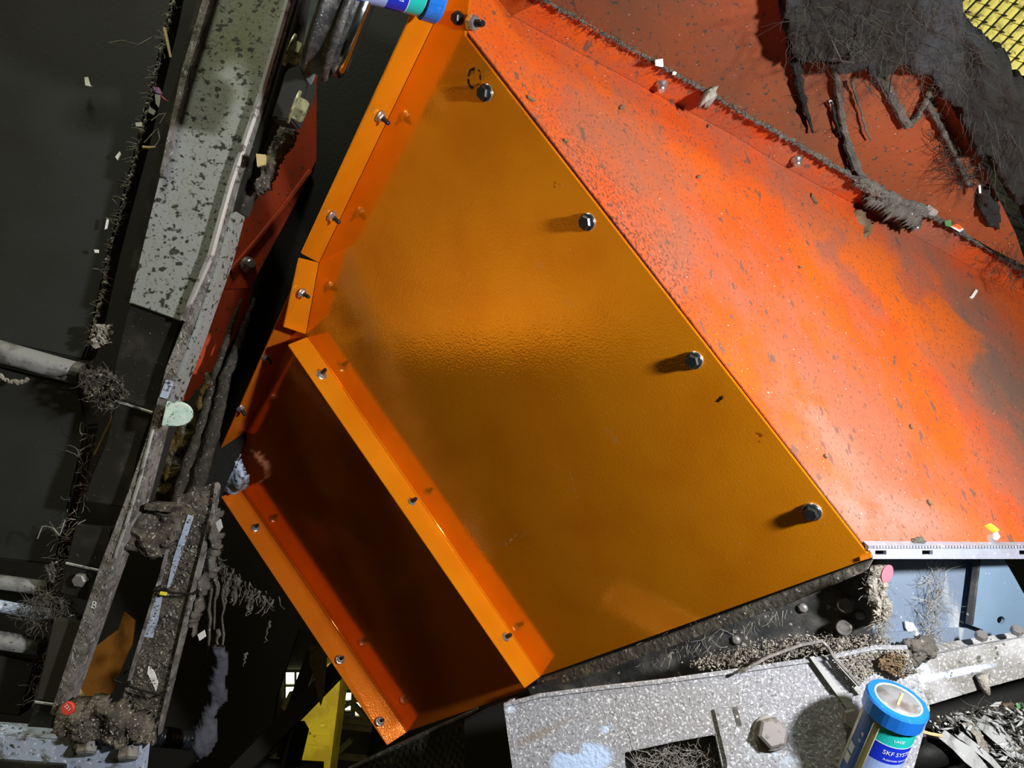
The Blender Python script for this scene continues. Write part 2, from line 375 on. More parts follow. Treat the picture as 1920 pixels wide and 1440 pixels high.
m_grey = M('grey_beam_dust_flecked', (0.27, 0.275, 0.305), .75, bump=(220, .8, 6, .002), layers=[
    dict(s=8, lo=.40, hi=.65, c=(0.24, 0.235, 0.245), d=5), dict(s=420, lo=.55, hi=.64, c=(0.72, 0.74, 0.78), d=3, amt=.75),
    dict(s=330, lo=.58, hi=.66, c=(0.12, 0.115, 0.11), d=3, amt=.8),
    mark(GRY, 1090, 1425, 85, 40, -10, (0.42, 0.55, 0.80), 22, .36, .40, core=.7, d=5),
    mark(GRY, 1142, 1375, 30, 22, 60, (0.45, 0.58, 0.82), 60, .46, .50, core=.3, d=5),
    mark(GRY, 955, 1335, 18, 28, 0, (0.50, 0.58, 0.70), 60, .46, .50, core=.3, d=4),
    mark(GRY, 1470, 1400, 120, 60, 0, (0.50, 0.60, 0.70), 50, .46, .58, core=.2, d=6, amt=.8),
    mark(GRY, 1545, 1390, 60, 70, 0, (0.10, 0.09, 0.085), 20, .44, .60, core=.2, d=6, amt=.8),
    mark(GRY, 1020, 1372, 120, 14, -25, (0.22, 0.17, 0.13), 20, .35, .6, core=.1, d=5, amt=.7)])
m_grey2 = M('grey_beam_blue_streak', (0.33, 0.33, 0.34), .75, bump=(220, .8, 6, .002), layers=[
    dict(s=14, lo=.40, hi=.6, c=(0.17, 0.165, 0.155), d=5), dict(s=400, lo=.55, hi=.63, c=(0.52, 0.51, 0.49), d=3, amt=.7),
    mark(PL(.1, .1, .765), 1790, 1262, 115, 10, -12, (0.50, 0.62, 0.85), 40, .36, .46, core=.5, d=5),
    mark(PL(.1, .1, .765), 1725, 1268, 30, 34, 0, (0.50, 0.62, 0.85), 110, .42, .5, core=.5, d=3),
    dict(s=120, lo=.62, hi=.67, c=(0.07, 0.068, 0.06), d=3)])
m_galv = M('galvanised_sheet', (0.19, 0.245, 0.33), .42, metal=.2, bump=(60, .08), layers=[
    dict(s=7, lo=.4, hi=.7, c=(0.15, 0.20, 0.285), d=4), dict(s=26, lo=.60, hi=.70, c=(0.50, 0.53, 0.55), d=6, amt=.7, st=(1, 1, .3)),
    dict(s=260, lo=.68, hi=.73, c=(0.55, 0.6, 0.66), d=2)])
m_galv_clean = M('blue_grey_sheet', (0.20, 0.30, 0.42), .45, metal=.2, layers=[dict(s=160, lo=.70, hi=.74, c=(0.65, 0.72, 0.8), d=2), dict(s=8, lo=.4, hi=.7, c=(0.17, 0.26, 0.37))])
m_galv_rail = M('zinc_slotted_rail', (0.33, 0.35, 0.43), .45, metal=.2, bump=(120, .15), layers=[dict(s=40, lo=.5, hi=.65, c=(0.30, 0.31, 0.37), d=5), dict(s=180, lo=.66, hi=.7, c=(0.8, .83, .9), d=2)])
m_black = M('black_frame_dusty', (0.030, 0.032, 0.034), .5, bump=(140, .5, 5), layers=[
    dict(s=16, lo=.48, hi=.72, c=(0.11, 0.105, 0.095), d=7, rg=.65, r=.9), dict(s=110, lo=.66, hi=.71, c=(0.34, 0.33, 0.30), d=3)])
m_black_strip = M('black_angle_scabbed', (0.075, 0.070, 0.062), .7, bump=(160, .9, 6), layers=[
    dict(s=60, lo=.5, hi=.66, c=(0.18, 0.165, 0.14), d=6), dict(s=200, lo=.66, hi=.7, c=(0.5, 0.48, 0.44), d=2)])
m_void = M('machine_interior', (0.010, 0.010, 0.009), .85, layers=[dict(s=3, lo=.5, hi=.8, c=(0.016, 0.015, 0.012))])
m_bolt_black = M('black_oxide_bolt', (0.018, 0.020, 0.024), .28, metal=.4, layers=[dict(s=300, lo=.6, hi=.7, c=(0.08, 0.08, 0.085))])
m_zinc = M('bright_zinc', (0.66, 0.66, 0.68), .28, metal=.9, layers=[dict(s=400, lo=.5, hi=.7, c=(0.42, 0.40, 0.40))])
m_hexgrey = M('dull_grey_hex', (0.20, 0.19, 0.185), .42, metal=.25, layers=[dict(s=120, lo=.5, hi=.66, c=(0.13, 0.115, 0.10), d=4, r=.7)])
m_hexyel = M('yellow_passivated_hex', (0.30, 0.31, 0.17), .45, metal=.5, layers=[dict(s=90, lo=.45, hi=.62, c=(0.09, 0.085, 0.06), d=4, r=.8), dict(s=140, lo=.64, hi=.7, c=(0.6, 0.6, 0.4))])
m_bearing = M('greasy_grey_casting', (0.055, 0.055, 0.057), .45, metal=.4, bump=(120, .5), layers=[dict(s=50, lo=.45, hi=.7, c=(0.12, 0.118, 0.115), d=6, r=.8), dict(s=360, lo=.66, hi=.7, c=(0.4, .4, .38), d=2)])
m_chrome = M('polished_ring', (0.62, 0.66, 0.66), .16, metal=1.0, layers=[dict(s=20, lo=.55, hi=.7, c=(0.22, 0.22, 0.2), d=4, r=.5)])
m_bluesteel = M('blue_grey_flange', (0.12, 0.155, 0.165), .4, metal=.3, bump=(50, .4, 6), layers=[dict(s=40, lo=.5, hi=.7, c=(0.20, 0.23, 0.23), d=5)])
m_yellow = M('yellow_painted_steel', (0.55, 0.44, 0.035), .55, bump=(60, .4), layers=[dict(s=9, lo=.42, hi=.62, c=(0.40, 0.31, 0.03), d=6), dict(s=30, lo=.64, hi=.7, c=(0.72, 0.62, 0.12), d=4), dict(s=14, lo=.66, hi=.72, c=(0.05, 0.04, 0.02), d=4)])
m_slat = M('yellow_slat', (0.80, 0.72, 0.22), .5, bump=(120, .5), layers=[dict(s=50, lo=.5, hi=.66, c=(0.36, 0.30, 0.10), d=5), dict(s=120, lo=.66, hi=.7, c=(0.08, 0.07, 0.03), d=3)])
m_truss = M('olive_truss_steel', (0.20, 0.20, 0.14), .6, layers=[dict(s=6, lo=.4, hi=.7, c=(0.12, 0.12, 0.08), d=4)])
m_hallwall = M('hall_wall_paint', (0.50, 0.45, 0.28), .9, layers=[dict(s=2, lo=.4, hi=.7, c=(0.42, 0.38, 0.22))])
m_hallfloor = M('hall_concrete', (0.13, 0.125, 0.11), .9, bump=(30, .3), layers=[dict(s=3, lo=.4, hi=.7, c=(0.08, 0.078, 0.07), d=6)])
m_wallfar = M('dark_hall_wall', (0.045, 0.047, 0.032), .9, layers=[dict(s=1.5, lo=.4, hi=.7, c=(0.03, 0.03, 0.02), d=4)])
m_window = M('lit_window_glass', (0.8, 0.8, 0.6), .3, emis=((1.0, 0.96, 0.66), 2.2))
m_blue = M('blue_plastic_cap', (0.012, 0.155, 0.62), .30, coat=.3, layers=[dict(s=120, lo=.6, hi=.7, c=(0.03, .22, .75))])
m_lbl_blue = M('label_royal_blue', (0.010, 0.030, 0.55), .30)
m_lbl_pale = M('label_pale_blue', (0.30, 0.42, 0.80), .35, layers=[dict(s=30, lo=.45, hi=.7, c=(0.42, 0.52, 0.82))])
m_lbl_teal = M('label_teal', (0.015, 0.47, 0.43), .30)
m_lbl_navy = M('label_navy', (0.012, 0.055, 0.22), .35, layers=[dict(s=60, lo=.5, hi=.7, c=(0.03, 0.09, 0.28))])
m_clear = M('clear_grease_body', (0.42, 0.42, 0.36), .18, coat=.4, layers=[dict(s=20, lo=.4, hi=.7, c=(0.30, 0.29, 0.22))])
m_olive = M('olive_stripe', (0.25, 0.23, 0.10), .4)
m_print = M('white_print', (0.82, 0.85, 0.90), .5)
m_lblgrey = M('grey_label_box', (0.42, 0.45, 0.48), .5)
m_lid = M('frosted_lid_window', (0.22, 0.22, 0.235), .35, coat=.3, layers=[dict(s=40, lo=.45, hi=.65, c=(0.13, 0.105, 0.095), d=4), dict(s=60, lo=.66, hi=.7, c=(.8, .4, .36))])
m_lidrim = M('pale_lid_rim', (0.30, 0.38, 0.40), .4)
m_white = M('white_scrap', (0.80, 0.80, 0.76), .7, layers=[dict(s=80, lo=.5, hi=.7, c=(0.55, .55, .5))])
m_mint = M('pale_mint_enamel', (0.50, 0.66, 0.60), .5, layers=[dict(s=200, lo=.56, hi=.62, c=(0.08, 0.14, 0.12), d=3), dict(s=90, lo=.45, hi=.6, c=(0.62, .75, .66))])
m_pink = M('pink_tag', (0.48, 0.09, 0.13), .6, layers=[dict(s=160, lo=.5, hi=.66, c=(0.40, 0.13, 0.16))])
m_redcap = M('red_plastic', (0.58, 0.055, 0.035), .45)
m_paperyel = M('cream_paper', (0.82, 0.78, 0.36), .8, layers=[dict(s=60, lo=.5, hi=.6, c=(0.60, 0.56, 0.25), d=4)])
m_straw = M('dry_straw', (0.52, 0.40, 0.20), .7, layers=[dict(s=90, lo=.5, hi=.7, c=(0.35, 0.26, 0.12))])
m_purple = M('mauve_plastic', (0.42, 0.20, 0.42), .5)
m_film = M('grey_plastic_film', (0.40, 0.41, 0.41), .3, coat=.3, layers=[dict(s=40, lo=.5, hi=.66, c=(0.22, 0.22, 0.21), d=5), dict(s=170, lo=.66, hi=.7, c=(.75, .75, .72))])
m_cloth = M('grey_blue_rag', (0.050, 0.053, 0.070), .9, bump=(90, .8, 6, .004), layers=[dict(s=30, lo=.5, hi=.62, c=(0.04, .04, .05), d=5)])
m_ltblue = M('light_blue_scrap', (0.40, 0.66, 0.72), .55)
m_green = M('green_scrap', (0.10, 0.30, 0.10), .6)
m_orange_scrap = M('orange_scrap', (0.80, 0.16, 0.03), .6)
m_brown = M('brown_scrap', (0.13, 0.085, 0.045), .8, layers=[dict(s=70, lo=.5, hi=.7, c=(0.06, .04, .02))])
m_amber_reflection = M('painted_amber_reflection', (0.30, 0.115, 0.012), .6, bump=(120, .4), layers=[dict(s=40, lo=.45, hi=.7, c=(0.21, 0.08, 0.01), d=5)])  # ochre tone paints in an amber reflection
m_yelltick = M('yellow_tip', (0.80, 0.70, 0.05), .5)

# ------------------------------------------------------------------ the hall around the machine
def boxo(name, lo, hi, mat, parent=None):
    mb = MB(); c = (Vector(lo)+Vector(hi))/2; h = (Vector(hi)-Vector(lo))/2
    mb.box(c, Vector((h.x, 0, 0)), Vector((0, h.y, 0)), Vector((0, 0, h.z))); return mb.build(name, mat, parent)
tag(boxo('floor', (-6.2, -4, -4.7), (6, 10.2, -4.5), m_hallfloor), 'grey concrete hall floor far below the machine', kind='structure')
tag(boxo('wall_back', (-6.2, 10.0, -4.5), (6, 10.2, 4.8), m_wallfar), 'dark back wall of the hall', kind='structure')
tag(boxo('wall_left', (-6.2, -4, -4.5), (-6.0, 10, 4.8), m_hallwall), 'ochre painted side wall of the hall', kind='structure')
# lit windows in the far wall, seen through the gap under the guard
for i, (x0, x1, y0, y1) in enumerate([(534, 574, 1258, 1312), (626, 664, 1296, 1334), (664, 694, 1314, 1344)]):
    pl = PL(0, 0, 9.97); w = tag(slab('window_%d' % (i+1), [(x0, y0), (x1, y0), (x1, y1), (x0, y1)], pl, .03, m_window), 'bright hall window %s' % ['left of the yellow column', 'right of the yellow column', 'beside the lowest amber flange'][i], kind='structure')
    mb = MB(); a, b, c, d = [pl.off(.02).hit(*p) for p in ((x0, y0), (x1, y0), (x1, y1), (x0, y1))]
    for s_, e_ in ((a, b), (b, c), (c, d), (d, a), ((a+b)/2, (c+d)/2), ((a+d)/2, (b+c)/2)): mb.tube([s_, e_], .02, 4)
    mb.build('window_frame', m_truss, w)
# yellow column with base collar
t = thing('yellow_column', 'tall yellow painted steel column seen through the gap below the amber guard', 'column', P(590, 1440, 3.2))
slab('column_face', [(251, 3318), (556, 1340), (602, 1250), (640, 1235), (636, 1300), (382, 3318)], PL(0, 0, 3.2), .18, m_yellow, t)
slab('column_band', [(549, 1372), (620, 1380), (617, 1400), (545, 1392)], PL(0, 0, 3.195), .19, m_yellow, t)
t = thing('roof_truss', 'olive lattice truss far behind the yellow column', 'truss', P(650, 1440, 7.0))
mb = MB()
def mem(p, q, r, d=7.0, nm='truss_member'):
    m = MB(); m.tube([P(*p, d), P(*q, d)], r, 4); return m.build(nm, m_truss, t)
mem((610, 1345), (760, 1362), .03); mem((610, 1357), (760, 1374), .03); mem((610, 1415), (760, 1430), .03)
mem((624, 1338), (672, 1308), .025); mem((660, 1345), (662, 1300), .022); mem((632, 1412), (660, 1386), .035); mem((690, 1350), (660, 1318), .03)
mem((500, 1435), (530, 1412), .05); mem((536, 1330), (552, 1300), .05); mem((480, 1436), (560, 1440), .03); mem((628, 1375), (625, 1430), .03)
tag(slab('dark_hall_panel', [(625, 1362), (700, 1368), (694, 1500), (610, 1500)], PL(0, 0, 8.5), .05, m_wallfar), 'dark boarded panel under the far truss', 'panel')
# added unseen dark panel, its sloped top draws the reflection edge on the amber
tag(wslab('added_reflection_panel', [Vector((-2.5, -2.4, -4.5)), Vector((-2.5, 2.4, -4.5)), Vector((-2.5, 2.4, 1.46)), Vector((-2.5, -2.4, -.87))], Vector((-.1, 0, 0)), m_rubber), 'tall dark panel added out of view to darken the lower reflection in the amber guard', 'conveyor')

# dark machine body that closes the view behind the guards
t = body = thing('machine_body', 'black unlit machine body behind the guards and rails', 'machine', P(300, 1440, 1.75))
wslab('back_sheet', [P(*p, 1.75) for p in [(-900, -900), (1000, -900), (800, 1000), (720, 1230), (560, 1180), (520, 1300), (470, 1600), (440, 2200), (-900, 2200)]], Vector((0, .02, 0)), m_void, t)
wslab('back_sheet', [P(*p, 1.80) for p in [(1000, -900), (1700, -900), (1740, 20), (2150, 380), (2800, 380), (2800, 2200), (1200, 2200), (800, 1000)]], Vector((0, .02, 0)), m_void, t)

# ------------------------------------------------------------------ fastener meshes (local frame, axis +Z, seated at z=0)
def lathe_data(name, prof, seg, mat, smooth=True):
    vs = []; fs = []
    for r, h in prof:
        for k in range(seg): a = 2*math.pi*k/seg; vs.append((r*math.cos(a), r*math.sin(a), h))
    for i in range(len(prof)-1):
        for k in range(seg):
            k2 = (k+1) % seg; fs.append((i*seg+k, i*seg+k2, (i+1)*seg+k2, (i+1)*seg+k))
    fs.append(tuple(range(seg))[::-1]); fs.append(tuple((len(prof)-1)*seg+k for k in range(seg)))
    me = bpy.data.meshes.new(name); me.from_pydata(vs, [], fs); me.update(); me.materials.append(mat)
    me.polygons.foreach_set('use_smooth', [smooth and len(p.vertices) == 4 for p in me.polygons])
    return me
def hexhead(name, r, h, mat):
    return lathe_data(name, [(r, 0), (r, h*.82), (r*.82, h)], 6, mat, False)
ME = dict(
    head=hexhead('bolt_head', .0079, .0095, m_bolt_black), washer=lathe_data('washer', [(.0098, 0), (.0098, .0016), (.0075, .0018)], 20, m_zinc),
    collar=lathe_data('bolt_collar', [(.0096, .0018), (.0094, .0030), (.0078, .0042)], 18, m_bolt_black),
    nut=hexhead('nut', .0062, .0052, m_zinc), nwash=lathe_data('nut_washer', [(.0078, 0), (.0078, .0012), (.0060, .0014)], 18, m_zinc),
    stud=lathe_data('stud', [(.0030, .004)]+[(.0030 if i % 2 else .0026, .005+i*.0007) for i in range(13)]+[(.0024, .0148)], 10, m_bolt_black),
    rnut=hexhead('nut', .0066, .0065, m_zinc), dome=lathe_data('nut', [(.0085, 0), (.0080, .003), (.0058, .0045), (.0055, .009), (.0035, .012)], 12, m_zinc),
    stubgrey=lathe_data('stub_bolt', [(.0115, 0), (.0115, .002), (.0092, .003), (.0092, .017), (.0080, .0185), (.0060, .0170), (.0, .0165)][:-1], 16, m_hexgrey),
    bighex=hexhead('hex_head', .0150, .011, m_hexgrey), bigwash=lathe_data('washer', [(.0172, 0), (.0172, .0018), (.015, .002)], 22, m_hexgrey),
    yhex=hexhead('hex_head', .0165, .017, m_hexyel), ywash=lathe_data('washer', [(.022, 0), (.022, .003), (.018, .0034)], 22, m_hexyel),
    ghex=hexhead('hex_head', .0125, .014, m_hexgrey), rivet=lathe_data('rivet', [(.0055, 0), (.0048, .0022), (.0022, .0035)], 12, m_hexgrey))
def frame(loc, axis, roll=0.0, sc=1.0):
    q = Vector(axis).to_track_quat('Z', 'Y').to_matrix().to_4x4()
    return Matrix.Translation(loc) @ q @ Matrix.Rotation(roll, 4, 'Z') @ Matrix.Scale(sc, 4)
def fast(parent, name, kinds, loc, axis, roll=None, sc=1.0, label=None):
    """one fastener: the first mesh is the part, the others its sub-parts"""
    inv = world_origin(parent).inverted()
    o = link(name, ME[kinds[0]], None, parent, inv @ frame(loc, axis, U(0, 1) if roll is None else roll, sc))
    for k in kinds[1:]:
        nm = {'collar': 'collar', 'washer': 'washer', 'nwash': 'washer', 'bigwash': 'washer', 'ywash': 'washer', 'stud': 'stud'}[k]
        link(nm, ME[k], None, o)
    if label: o['label'] = label
    return o

# ------------------------------------------------------------------ amber guard, main panel
def upstand(name, fold, outer, pl, h, th, mat, parent):
    """flange folded up toward the viewer: fold pixels lie on the sheet, outer pixels on the plane h in front"""
    pf = [pl.hit(*p) for p in fold]; po = [pl.off(h).hit(*p) for p in outer]
    n = (pf[-1]-pf[0]).cross(po[0]-pf[0]).normalized()
    c = pl.hit(1100, 700) if pl is not RED else pl.hit(1400, 600)
    if n.dot(c-pf[0]) < 0: n = -n
    return wslab(name, pf+po[::-1], -n*th, mat, parent, 0.0006), pf, po, n
g = thing('amber_guard_panel', 'large glossy amber guard sheet with four black bolts down its right edge', 'guard panel', AMB.hit(1010, 1268))
fp = slab('face_sheet', [(868, -70), (598, 493), (574, 627), (1014, 1268), (1633, 1046), (872, 66), (889, -70)], AMB, .003, m_amber, g, .0007)
fp['label'] = 'glossy amber face of the guard'
fl, pf, po, n1 = upstand('side_flange', [(868, -70), (598, 493)], [(818, -70), (566, 476)], AMB, .046, .0025, m_amber, g)
def fn(px, py, pf, n, par, kinds=('nut', 'nwash', 'stud'), sc=1.0): return fast(par, 'nut', kinds, rayhit(px, py, pf[0], n)+n*.0001, n, None, sc)
for p in ((712, 217), (621, 404)): fn(*p, pf, n1, g, sc=.95)
fl2, pf2, po2, n2 = upstand('side_flange', [(598, 493), (574, 627)], [(562, 484), (532, 613)], AMB, .040, .0025, m_amber, g)
fn(565, 549, pf2, n2, g, sc=.9)
fl3, pf3, po3, n3 = upstand('lower_flange', [(578, 631), (1014, 1268)], [(540, 646), (984, 1290)], AMB, .036, .0028, m_amber, g)
for p in ((602, 703), (770, 943), (946, 1196)): fn(*p, pf3, n3, g, sc=.98)
for p in ((911, 174), (1102, 416), (1302, 675), (1523, 959)):
    fast(g, 'bolt', ('head', 'washer', 'collar'), AMB.hit(*p)+AMB.n*.0002, AMB.n, None, .92)
fast(g, 'bolt', ('head', 'collar'), AMB.hit(859, 34)+AMB.n*.0002, AMB.n, .2, .72)
e = AMB.hit(881, 41)+Vector((0, .002, 0)); ax = Vector((.72, -.55, -.30)).normalized()
fast(g, 'nut', ('rnut', 'stud'), e, ax, .1, 1.25)
def fold_bead(a, b, pl, par, mat):
    m = MB(); m.tube([pl.off(.0004).hit(*a), pl.off(.0004).hit(*b)], .0017, 8); m.build('fold_bead', mat, par, True)
fold_bead((579, 632), (1013, 1267), AMB, g, m_amber)
# fold-back tab and stiffener lip at the lower right corner
slab('corner_tab', [(1612, 1045), (1633, 1038), (1634, 1046), (1613, 1052)], AMB.off(.002), .003, m_amber_dirty, g)

# ------------------------------------------------------------------ amber guard, lower panel in the shade of the flange
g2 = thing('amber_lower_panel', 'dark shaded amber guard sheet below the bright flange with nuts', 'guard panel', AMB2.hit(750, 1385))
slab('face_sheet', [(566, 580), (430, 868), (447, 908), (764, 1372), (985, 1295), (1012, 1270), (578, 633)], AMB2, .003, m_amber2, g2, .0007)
fa, pfa, poa, na = upstand('side_flange', [(572, 575), (432, 868)], [(549, 540), (409, 852)], AMB2, .034, .0025, m_amber2, g2)
for p in ((499, 668), (451, 765)): fn(*p, pfa, na, g2, sc=.95)
fb, pfb, pob, nb = upstand('lower_flange', [(452, 916), (764, 1372)], [(415, 931), (726, 1397)], AMB2, .036, .0028, m_amber2, g2)
for p in ((479, 990), (637, 1237), (712, 1353)): fn(*p, pfb, nb, g2, sc=.92)
fold_bead((454, 918), (763, 1371), AMB2, g2, m_amber2)
tag(caked_sheet('dirt_plug', [(405, 868), (432, 862), (452, 918), (428, 928), (402, 900)], AMB2.off(.03), 4, .006, m_bluepaint, fs=40), 'flaky grey and white dirt plug at the top of the lowest amber flange', 'dirt')

# ------------------------------------------------------------------ red hopper face and the sheet above it
FOLD = [(884, -66), (960, 30), (1100, 106), (1240, 181), (1380, 256), (1460, 306), (1540, 350), (1635, 400), (1740, 456), (1850, 516), (1990, 592), (2250, 738)]
RIDGE = [(940, -60), (1020, 0), (1130, 62), (1262, 136), (1402, 217), (1484, 264), (1566, 312), (1660, 368), (1762, 412), (1866, 472), (1990, 542), (2250, 690)]
h = thing('red_hopper_panel', 'scuffed orange-red hopper sheet right of the amber guard', 'hopper panel', RED.hit(1632, 1040))
slab('face_sheet', [(878, 60), (884, -66)]+FOLD[1:]+[(2250, 1008), (1622, 1024)], RED, .004, m_red, h, .0006)
pr = [RED.hit(*p) for p in FOLD]; ro = [RED.off(.036).hit(*p) for p in RIDGE]
vs = pr+ro; nf = len(pr); k = len(vs)
nr = (pr[8]-pr[2]).cross(ro[5]-pr[5]).normalized()
if nr.dot(RED.hit(1400, 600)-pr[0]) < 0: nr = -nr
bm = bmesh.new(); bv = [bm.verts.new(v) for v in vs+[v-nr*.003 for v in vs]]
for a in range(nf-1):
    for q_ in ((a, a+1, nf+a+1, nf+a), (k+a, k+nf+a, k+nf+a+1, k+a+1), (a, k+a, k+a+1, a+1), (nf+a, nf+a+1, k+nf+a+1, k+nf+a)): bm.faces.new([bv[i] for i in q_])
finish('top_flange', bm, m_red, h)
for (p, nm) in (((1240, 157), 'dome'), ((1494, 298), 'dome'), ((1717, 419), 'dome')):
    fast(h, 'nut', (nm,), rayhit(*p, pr[{1240: 3, 1494: 5, 1717: 8}[p[0]]], nr)+nr*.001, nr, None, .95)
tag(slab('upper_red_sheet', [(760, -330)]+[(x, y-2) for x, y in RIDGE[:-2]]+[(1925, 500), (1905, 440), (1872, 372), (1838, 300), (1790, 200), (1760, -40), (1700, -330)], UPP, .004, m_red_old), 'dull dusty dark red sheet above the bright hopper face', 'hopper panel')

# ------------------------------------------------------------------ black angle, side frame, perforated sheet under the amber face
t = thing('black_side_frame', 'dusty black side frame with stub bolts under the amber guard edge', 'frame', BLK.hit(1300, 1260))
slab('frame_plate', [(990, 1290), (1300, 1190), (1600, 1070), (1648, 1062), (1628, 1232), (1300, 1275), (1000, 1318)], BLK.off(.008), .01, m_black, t)
# the angle that carries the lower edge of the guard follows the sheet
slab('edge_angle', [(1004, 1276), (1250, 1191), (1500, 1098), (1634, 1050), (1622, 1072), (1480, 1132), (1300, 1197), (1150, 1252), (1012, 1300)], plane3(AMB.hit(1632, 1049), AMB.hit(1010, 1278), P(1332, 1196, AMB.hit(1320, 1162).y-.003)), .01, m_black_strip, t, .001)
slab('end_angle', [(1604, 1056), (1616, 1050), (1628, 1090), (1620, 1096)], BLK.off(.02), .02, m_black_strip, t, .001)
for p, s_ in (((1586, 1131), 1.0), ((1584, 1173), 1.0), ((1580, 1214), 1.05)):
    fast(t, 'stub_bolt', ('stubgrey',), BLK.off(.008).hit(*p), Vector((-.45, -.85, .12)), 0, s_*.85)
for p in ((1612, 1153), (1600, 1217), (1505, 1140), (1380, 1200)): fast(t, 'rivet', ('rivet',), BLK.off(.008).hit(*p), BLK.n, 0, 1.0)
t = thing('perforated_sheet', 'black perforated sheet with square holes below the dark amber panel', 'perforated sheet', BLK.hit(760, 1440))
pb = PL(-.6, 0, 1.03); mb = MB(); o = Vector((668, 1434)); uu = Vector((.915, -.405)); vvx = Vector((.16, .985))
def pp(a, b): w = o+uu*a+vvx*b; return pb.hit(w.x, w.y)
for r_ in range(17):
    y0 = 4+r_*21; mb.prism([pp(-10, y0), pp(235, y0), pp(235, y0+9), pp(-10, y0+9)], -pb.n*.003)
for c_ in range(19):
    x0 = -8+c_*13; mb.prism([pp(x0, 2), pp(x0+6.5, 2), pp(x0+6.5, 360), pp(x0, 360)], -pb.n*.0028)
mb.build('perforated_web', m_steel_dark, t)
mb = MB(); mb.tube([pp(-14, 2), pp(60, 0), pp(140, -2), pp(250, -2)], .0035, 6); mb.build('rolled_edge', m_black_strip, t)
tag(slab('black_bracket', [(868, 1352), (905, 1332), (1000, 1296), (1000, 1318), (948, 1326), (1020, 1800), (880, 1800)], BLK.off(.0), .02, m_void, None, .002), 'plain black bracket between perforated sheet and grey beam', 'bracket')

# ------------------------------------------------------------------ grey beam along the bottom
gb = thing('dusty_grey_beam', 'broad dust-flecked grey steel beam with hex bolts across the bottom', 'beam', GRY.hit(1250, 1440))
front = [(946, 1324), (1012, 1306), (1130, 1291), (1250, 1278), (1400, 1257), (1556, 1234), (1640, 1216), (1700, 1216), (1745, 1330), (1600, 1850), (1345, 1850), (1362, 1480), (1340, 1378), (1262, 1392), (1170, 1412), (1175, 1500), (1330, 1560), (1320, 1850), (1020, 1850)]
slab('front_web', front, GRY, .008, m_grey, gb, .001)
edge = [(946, 1324), (1012, 1306), (1130, 1291), (1250, 1278), (1400, 1257), (1556, 1234), (1640, 1216), (1700, 1216)]
pe = [GRY.hit(*p) for p in edge]
mb = MB(); mb.tube([v+Vector((0, -.0005, .0010)) for v in pe], .0026, 6); mb.build('rolled_rim', m_grey, gb)
vs = pe+[v+Vector((.004, .034, -.016)) for v in pe]; k = len(pe); vs2 = vs+[v-Vector((0, 0, .004)) for v in vs]
fs = [(a, a+1, a+1+k, a+k) for a in range(k-1)]; fs += [tuple(x+2*k for x in f)[::-1] for f in fs]+[(a+1, a, a+2*k, a+1+2*k) for a in range(k-1)]+[(a+k, a+1+k, a+1+3*k, a+3*k) for a in range(k-1)]
obj('top_ledge', vs2, fs, m_grey, gb)
slab('end_plate', [(944, 1322), (953, 1320), (1030, 1850), (1018, 1850)], GRY.off(.002), .03, m_grey, gb)
slab('joint_plate', [(1338, 1330), (1480, 1312), (1600, 1300), (1530, 1800), (1352, 1800), (1362, 1430)], GRY.off(.004), .004, m_grey, gb, .0008)
slab('slot', [(1373, 1327), (1382, 1325), (1391, 1360), (1383, 1364)], GRY.off(.0045), .003, m_black_strip, gb)
fast(gb, 'hex_bolt', ('bighex', 'bigwash'), GRY.off(.0045).hit(1446, 1373), (GRY.n+Vector((.15, 0, .18))).normalized(), .25, 1.0)
fast(gb, 'hex_bolt', ('ghex',), GRY.hit(1598, 1344), GRY.n, .4, .9)
# wire clip and flat strap lying across the beam
mb = MB(); mb.tube([GRY.off(.012).hit(*p) for p in [(1385, 1262), (1440, 1232), (1500, 1210), (1540, 1202), (1552, 1212), (1562, 1230), (1612, 1285)]], [.0017]*7, 6)
tag(mb.build('bent_wire', m_rail), 'bent dusty wire rod hooked over the grey beam edge', 'wire')
tag(slab('plastic_strap', [(1518, 1232), (1526, 1230), (1600, 1322), (1612, 1352), (1602, 1352), (1585, 1325)], GRY.off(.006), .002, m_film), 'translucent plastic strap lying across the grey beam', 'strap')
tag(slab('plastic_strap', [(1558, 1228), (1563, 1226), (1620, 1300), (1610, 1302)], GRY.off(.007), .002, m_film), 'thin plastic strap hanging beside the bent wire', 'strap')
mb = MB()
ledge = [(1290, 1262), (1400, 1228), (1530, 1208), (1640, 1206), (1690, 1212), (1640, 1228), (1540, 1232), (1400, 1256)]
for _ in range(2600):
    p = rnd_in(ledge); b = GRY.hit(p[0], p[1]); mb.chunk(b+Vector((0, U(-.002, .03), U(-.001, .004))), U(.0005, .0018), U(.3, 1))
for _ in range(1100):
    p = rnd_in([(1560, 1232), (1700, 1215), (1720, 1262), (1640, 1262), (1600, 1290)]); mb.chunk(GRY.off(.002).hit(*p), U(.0005, .0018), U(.3, 1))
tag(mb.build('sawdust_crumbs', m_dust_pale), 'pale sawdust crumbs heaped on the grey beam ledge', 'crumbs', kind='stuff')
# dark hollow in the beam with a nest of lint
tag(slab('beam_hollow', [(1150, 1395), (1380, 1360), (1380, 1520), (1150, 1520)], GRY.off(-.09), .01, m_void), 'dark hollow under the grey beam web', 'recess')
mb = MB()
for _ in range(420):
    p = rnd_in([(1185, 1425), (1300, 1400), (1345, 1420), (1340, 1470), (1180, 1470)]); mb.fiber(GRY.off(-.04+U(-.02, .03)).hit(*p), (U(-1, 1), U(-1, .3), U(-.3, 1)), U(.015, .04), .00035, .55)
tag(mb.build('lint_nest', m_fiber_pale), 'pale nest of lint inside the beam hollow', 'lint', kind='stuff')

